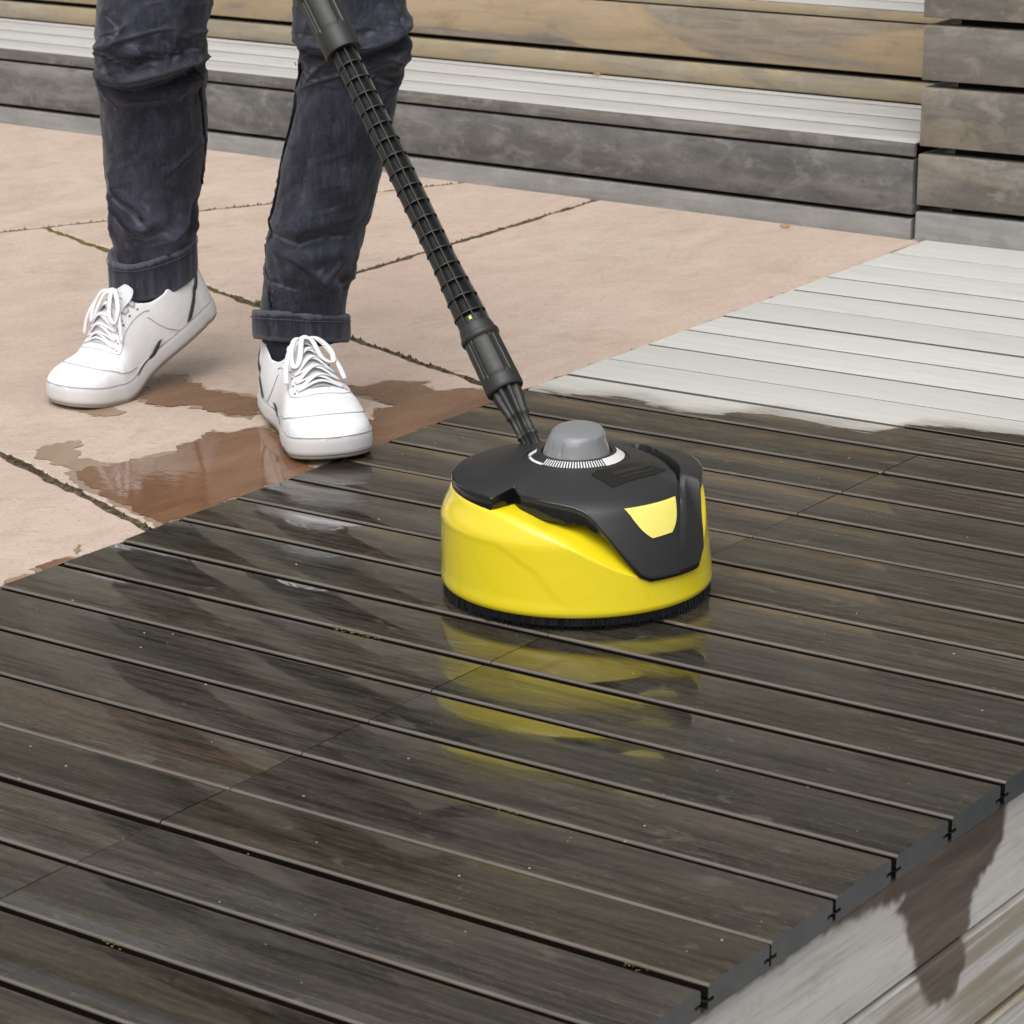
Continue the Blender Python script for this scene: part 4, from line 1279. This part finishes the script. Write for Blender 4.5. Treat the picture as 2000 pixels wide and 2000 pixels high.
def sneaker(name, heel, ang, lift, side, roll=0.0, inner_stripe=1):
    """heel: ground point under the heel if flat; ang: heading; lift: heel lift angle; side: +-1 curvature"""
    XB = .205
    ca, sa = math.cos(ang), math.sin(ang)
    def place(p):
        x, y, z = p
        z += 0.005 * float(smooth(x, .235, .29)) ** 1.5      # toe spring
        if lift:
            R_ = 0.06
            f = float(smooth(x, XB + .03, XB - .05)); al = lift * f
            dx, dz = x - XB, z - 0.0
            if x < XB + .03:
                x = XB + dx * math.cos(al) + dz * math.sin(al); z = -dx * math.sin(al) + dz * math.cos(al)
        x, y, z = x * SK, y * SW, z * 1.06
        w = np.array((heel[0] + x * ca - y * sa, heel[1] + x * sa + y * ca, heel[2] + z))
        return W2P(w)
    up = MB()
    xs = np.concatenate([[0.0022, .004, .007], np.linspace(.011, .278, 74), [.282, .285, .2872, .2885]])
    ts = np.array(sorted(list(np.linspace(-1, 1, 57)) + [-.44, -.42, -.405, -.38, .38, .405, .42, .44]))
    V = [upper(x, t, side) for x in xs for t in ts]
    up.add(V, grid_faces(len(xs), len(ts)))
    n0 = len(ts)
    up.F.append(tuple(range(n0 - 1, -1, -1))); up.F.append(tuple(range((len(xs) - 1) * n0, len(xs) * n0)))
    shoe = up.build(name, M['leather'], person, True, place, auto=50)
    # sole
    loop = []
    for x in np.concatenate([[0], .5 * (1 - np.cos(np.linspace(.12, math.pi - .12, 44))) * SL, [SL]]):
        loop.append((x, half_w(x) + center(x, side)))
    for x in (.5 * (1 - np.cos(np.linspace(math.pi - .12, .12, 44))) * SL):
        loop.append((x, -half_w(x) + center(x, side)))
    loop = np.array(loop); cen_ = np.array((.15, 0.0))
    def ring(ins, z):
        out = []
        nl = len(loop)
        for i, p in enumerate(loop):
            e = loop[(i + 1) % nl] - loop[i - 1]; e /= np.linalg.norm(e) + 1e-9
            nrm = np.array((-e[1], e[0]))       # inward for clockwise loop
            if nrm @ (cen_ - p) < 0: nrm = -nrm
            q = p + nrm * ins
            out.append((q[0], q[1], z))
        return out
    def loft(rings, name_, mat, parent, cap=True):
        V = [p for r in rings for p in r]; n = len(loop)
        F = grid_faces(len(rings), n, False, True)
        if cap:
            F.append(tuple(range(n))); F.append(tuple(range(len(rings) * n - 1, (len(rings) - 1) * n - 1, -1)))
        b = MB(); b.add(V, F); return b.build(name_, mat, parent, True, place, auto=50)
    loft([ring(.006, .004), ring(.002, .0045), ring(.0004, .0065), ring(.0, .010), ring(.0002, .020), ring(.0012, .0262), ring(.0022, .0275), ring(.005, .0272), ring(.012, .026)], "sole", M['rubber'], shoe)
    loft([ring(.007, .0), ring(.0032, .0004), ring(.0022, .002), ring(.0022, .0052), ring(.008, .0055)], "outsole", M['outsole'], shoe)
    fx = ring(.0012, .0272); fx.append(fx[0])
    b_ = MB(); b_.add(*tube(fx, .0007, 5)); b_.build("foxing_seam", M['seam'], shoe, True, place)
    # seams, drawn as thin raised lines on the leather
    def line(pts, r, nm, mat, n=40, off=0.0004, flat=1.0):
        Q = catmull([(a, b, 0) for a, b in pts], n); path = []
        for a, b, _ in Q:
            p = upper(a, b, side); px = upper(a + .002, b, side) - p; pt = upper(a, min(1, b + .01), side) - upper(a, max(-1, b - .01), side)
            nn = np.cross(px, pt); nn /= np.linalg.norm(nn) + 1e-12
            if nn @ (p - np.array((a, center(a, side), .03))) < 0: nn = -nn
            path.append(p + nn * off)
        b_ = MB(); b_.add(*tube(path, r, 6, flat)); return b_.build(nm, mat, shoe, True, place)
    line([(.175, -.93), (.212, -.80), (.240, -.55), (.252, -.25), (.2545, 0), (.252, .25), (.240, .55), (.212, .80), (.175, .93)], .0007, "seam", M['seam'])
    for sg in (-1, 1):
        line([(.110, sg * .52), (.150, sg * .50), (.180, sg * .52), (.200, sg * .46), (.2075, sg * .25), (.209, 0)], .0006, "seam", M['seam'])
        line([(.085, sg * .95), (.105, sg * .78), (.118, sg * .60)], .0005, "seam", M['seam'])
    # navy stripes: heel flash and side flash
    def stripe(p0, p1, w0, w1, nm="stripe"):
        V = []; n = 16
        for i in range(n):
            t = i / (n - 1); x = p0[0] + (p1[0] - p0[0]) * t; tt = p0[1] + (p1[1] - p0[1]) * t; w = w0 + (w1 - w0) * t
            for k in (-1, -.33, .33, 1):
                p = upper(min(max(x + w * k, .003), .286), tt, side); c_ = np.array((p[0], center(p[0], side), .035)); o = p - c_; o[0] = 0; o /= np.linalg.norm(o) + 1e-9
                V.append(p + o * (.0022 if abs(k) < .5 else .0012))
        b_ = MB(); b_.add(V, grid_faces(n, 4)); b_.build(nm, M['navy'], shoe, True, place)
    for sg in (-1, 1):
        stripe((.010, sg * .52), (.066, sg * .93), .0046, .0052)
        stripe((.122, sg * .95), (.176, sg * .99), .013, .008)
        stripe((.118, sg * .90), (.140, sg * .985), .004, .009)
    # tongue
    V = []
    for i in range(16):
        t = i / 15; x = .200 - .092 * t
        zt = top_h(max(x, .116)) + .0035 + (.004 * max(0, (t - .78) / .22)); xx = x - .0 * t
        w = (.0165 + .004 * t) * (1 - .5 * max(0, (t - .8) / .2) ** 2)
        for k in np.linspace(-1, 1, 9):
            V.append((xx, k * w + center(x, side), zt - .0065 * k * k))
    b_ = MB(); b_.add(V, grid_faces(16, 9)); b_.build("tongue", M['tongue'], shoe, True, place)
    # laces
    lb = MB(); eb = []
    rows_ = [(.197, .335), (.182, .345), (.167, .35), (.152, .36), (.137, .37), (.122, .385)]
    for i, (x, t) in enumerate(rows_):
        L_ = upper(x, t, side); R2 = upper(x, -t, side); mid = (L_ + R2) / 2; mid[2] = top_h(x) + .0078
        if i % 1 == 0:
            q = rows_[min(i + 1, 5)]; R3 = upper(q[0], -q[1], side); L3 = upper(q[0], q[1], side)
            up_ = np.array((0, 0, .0016))
            if i == 0:
                lb.add(*tube(catmull([L_ + up_, mid, R2 + up_], 14), .0042, 8, .32))
            if i < 5:
                m1 = (L_ + R3) / 2; m1[2] = top_h((x + q[0]) / 2) + .0085; m2 = (R2 + L3) / 2; m2[2] = top_h((x + q[0]) / 2) + .0105
                lb.add(*tube(catmull([L_ + up_, m1, R3 + up_], 14), .0040, 8, .32))
                lb.add(*tube(catmull([R2 + up_, m2, L3 + up_], 14), .0040, 8, .32))
        for sg in (1, -1):
            p = upper(x, sg * (t + .055), side); o = p - np.array((x, center(x, side), .02)); o[0] = 0; o /= np.linalg.norm(o)
            V, F = [], []
            e1_ = np.array((1.0, 0, 0)); e2_ = np.cross(o, e1_)
            for k in range(8):
                V.append(p + o * .0007 + (e1_ * math.cos(k * .785) + e2_ * math.sin(k * .785)) * .0017)
            eb.append((V, [tuple(range(8))]))
    # bow: knot, two loops, two tails
    kx = .128; kn = np.array((kx, center(kx, side), top_h(kx) + .013))
    lb.add(*tube(catmull([kn + (0, .006, -.002), kn + (.002, 0, .002), kn + (0, -.006, -.002)], 10), .0042, 8, .8))
    for sg, b1, dn in ((1, 1.0, .0), (-1, .85, .004)):
        lb.add(*tube(catmull([kn, kn + (.008, sg * .013, .002), kn + (.024, sg * .025 * b1, -.010 - dn), kn + (.038, sg * .024 * b1, -.022 - dn), kn + (.032, sg * .013, -.017), kn + (.012, sg * .006, .001), kn], 34), .0032, 8, .4))
        lb.add(*tube(catmull([kn, kn + (.006, sg * .010, .002), kn + (.018, sg * .021, -.008), kn + (.036, sg * .030, -.025), kn + (.054, sg * .034, -.041)], 26), .0030, 8, .4))
    lb.build("laces", M['lace'], shoe, True, place)
    for V, F in eb:
        b_ = MB(); b_.add(V, F); b_.build("eyelet", M['hole'], shoe, False, place)
    # sock
    V = []
    for i, (z, rx, ry, x0) in enumerate(((.040, .036, .022, .062), (.070, .037, .023, .062), (.082, .035, .024, .060), (.090, .033, .024, .058), (.098, .030, .023, .056))):
        for k in range(28):
            a = 2 * math.pi * k / 28; V.append((x0 + rx * math.cos(a), center(.06, side) + ry * math.sin(a), z))
    b_ = MB(); b_.add(V, grid_faces(5, 28, False, True)); b_.build("sock", M['sock'], shoe, True, place)
    return shoe
# viewer's left: heel lifted, pointing left; viewer's right: flat, toe on the deck edge
aL = math.radians(-96.0); toeL = np.array((-0.492, 0.620))
sneaker("sneaker", (toeL[0] - SL * SK * math.cos(aL), toeL[1] - SL * SK * math.sin(aL), ZP + .0004), aL, math.radians(25), -1)
aR = math.radians(-37.5); toeR = np.array((0.012, 0.602))
sneaker("sneaker", (toeR[0] - SL * SK * math.cos(aR), toeR[1] - SL * SK * math.sin(aR), .0016), aR, 0.0, 1)
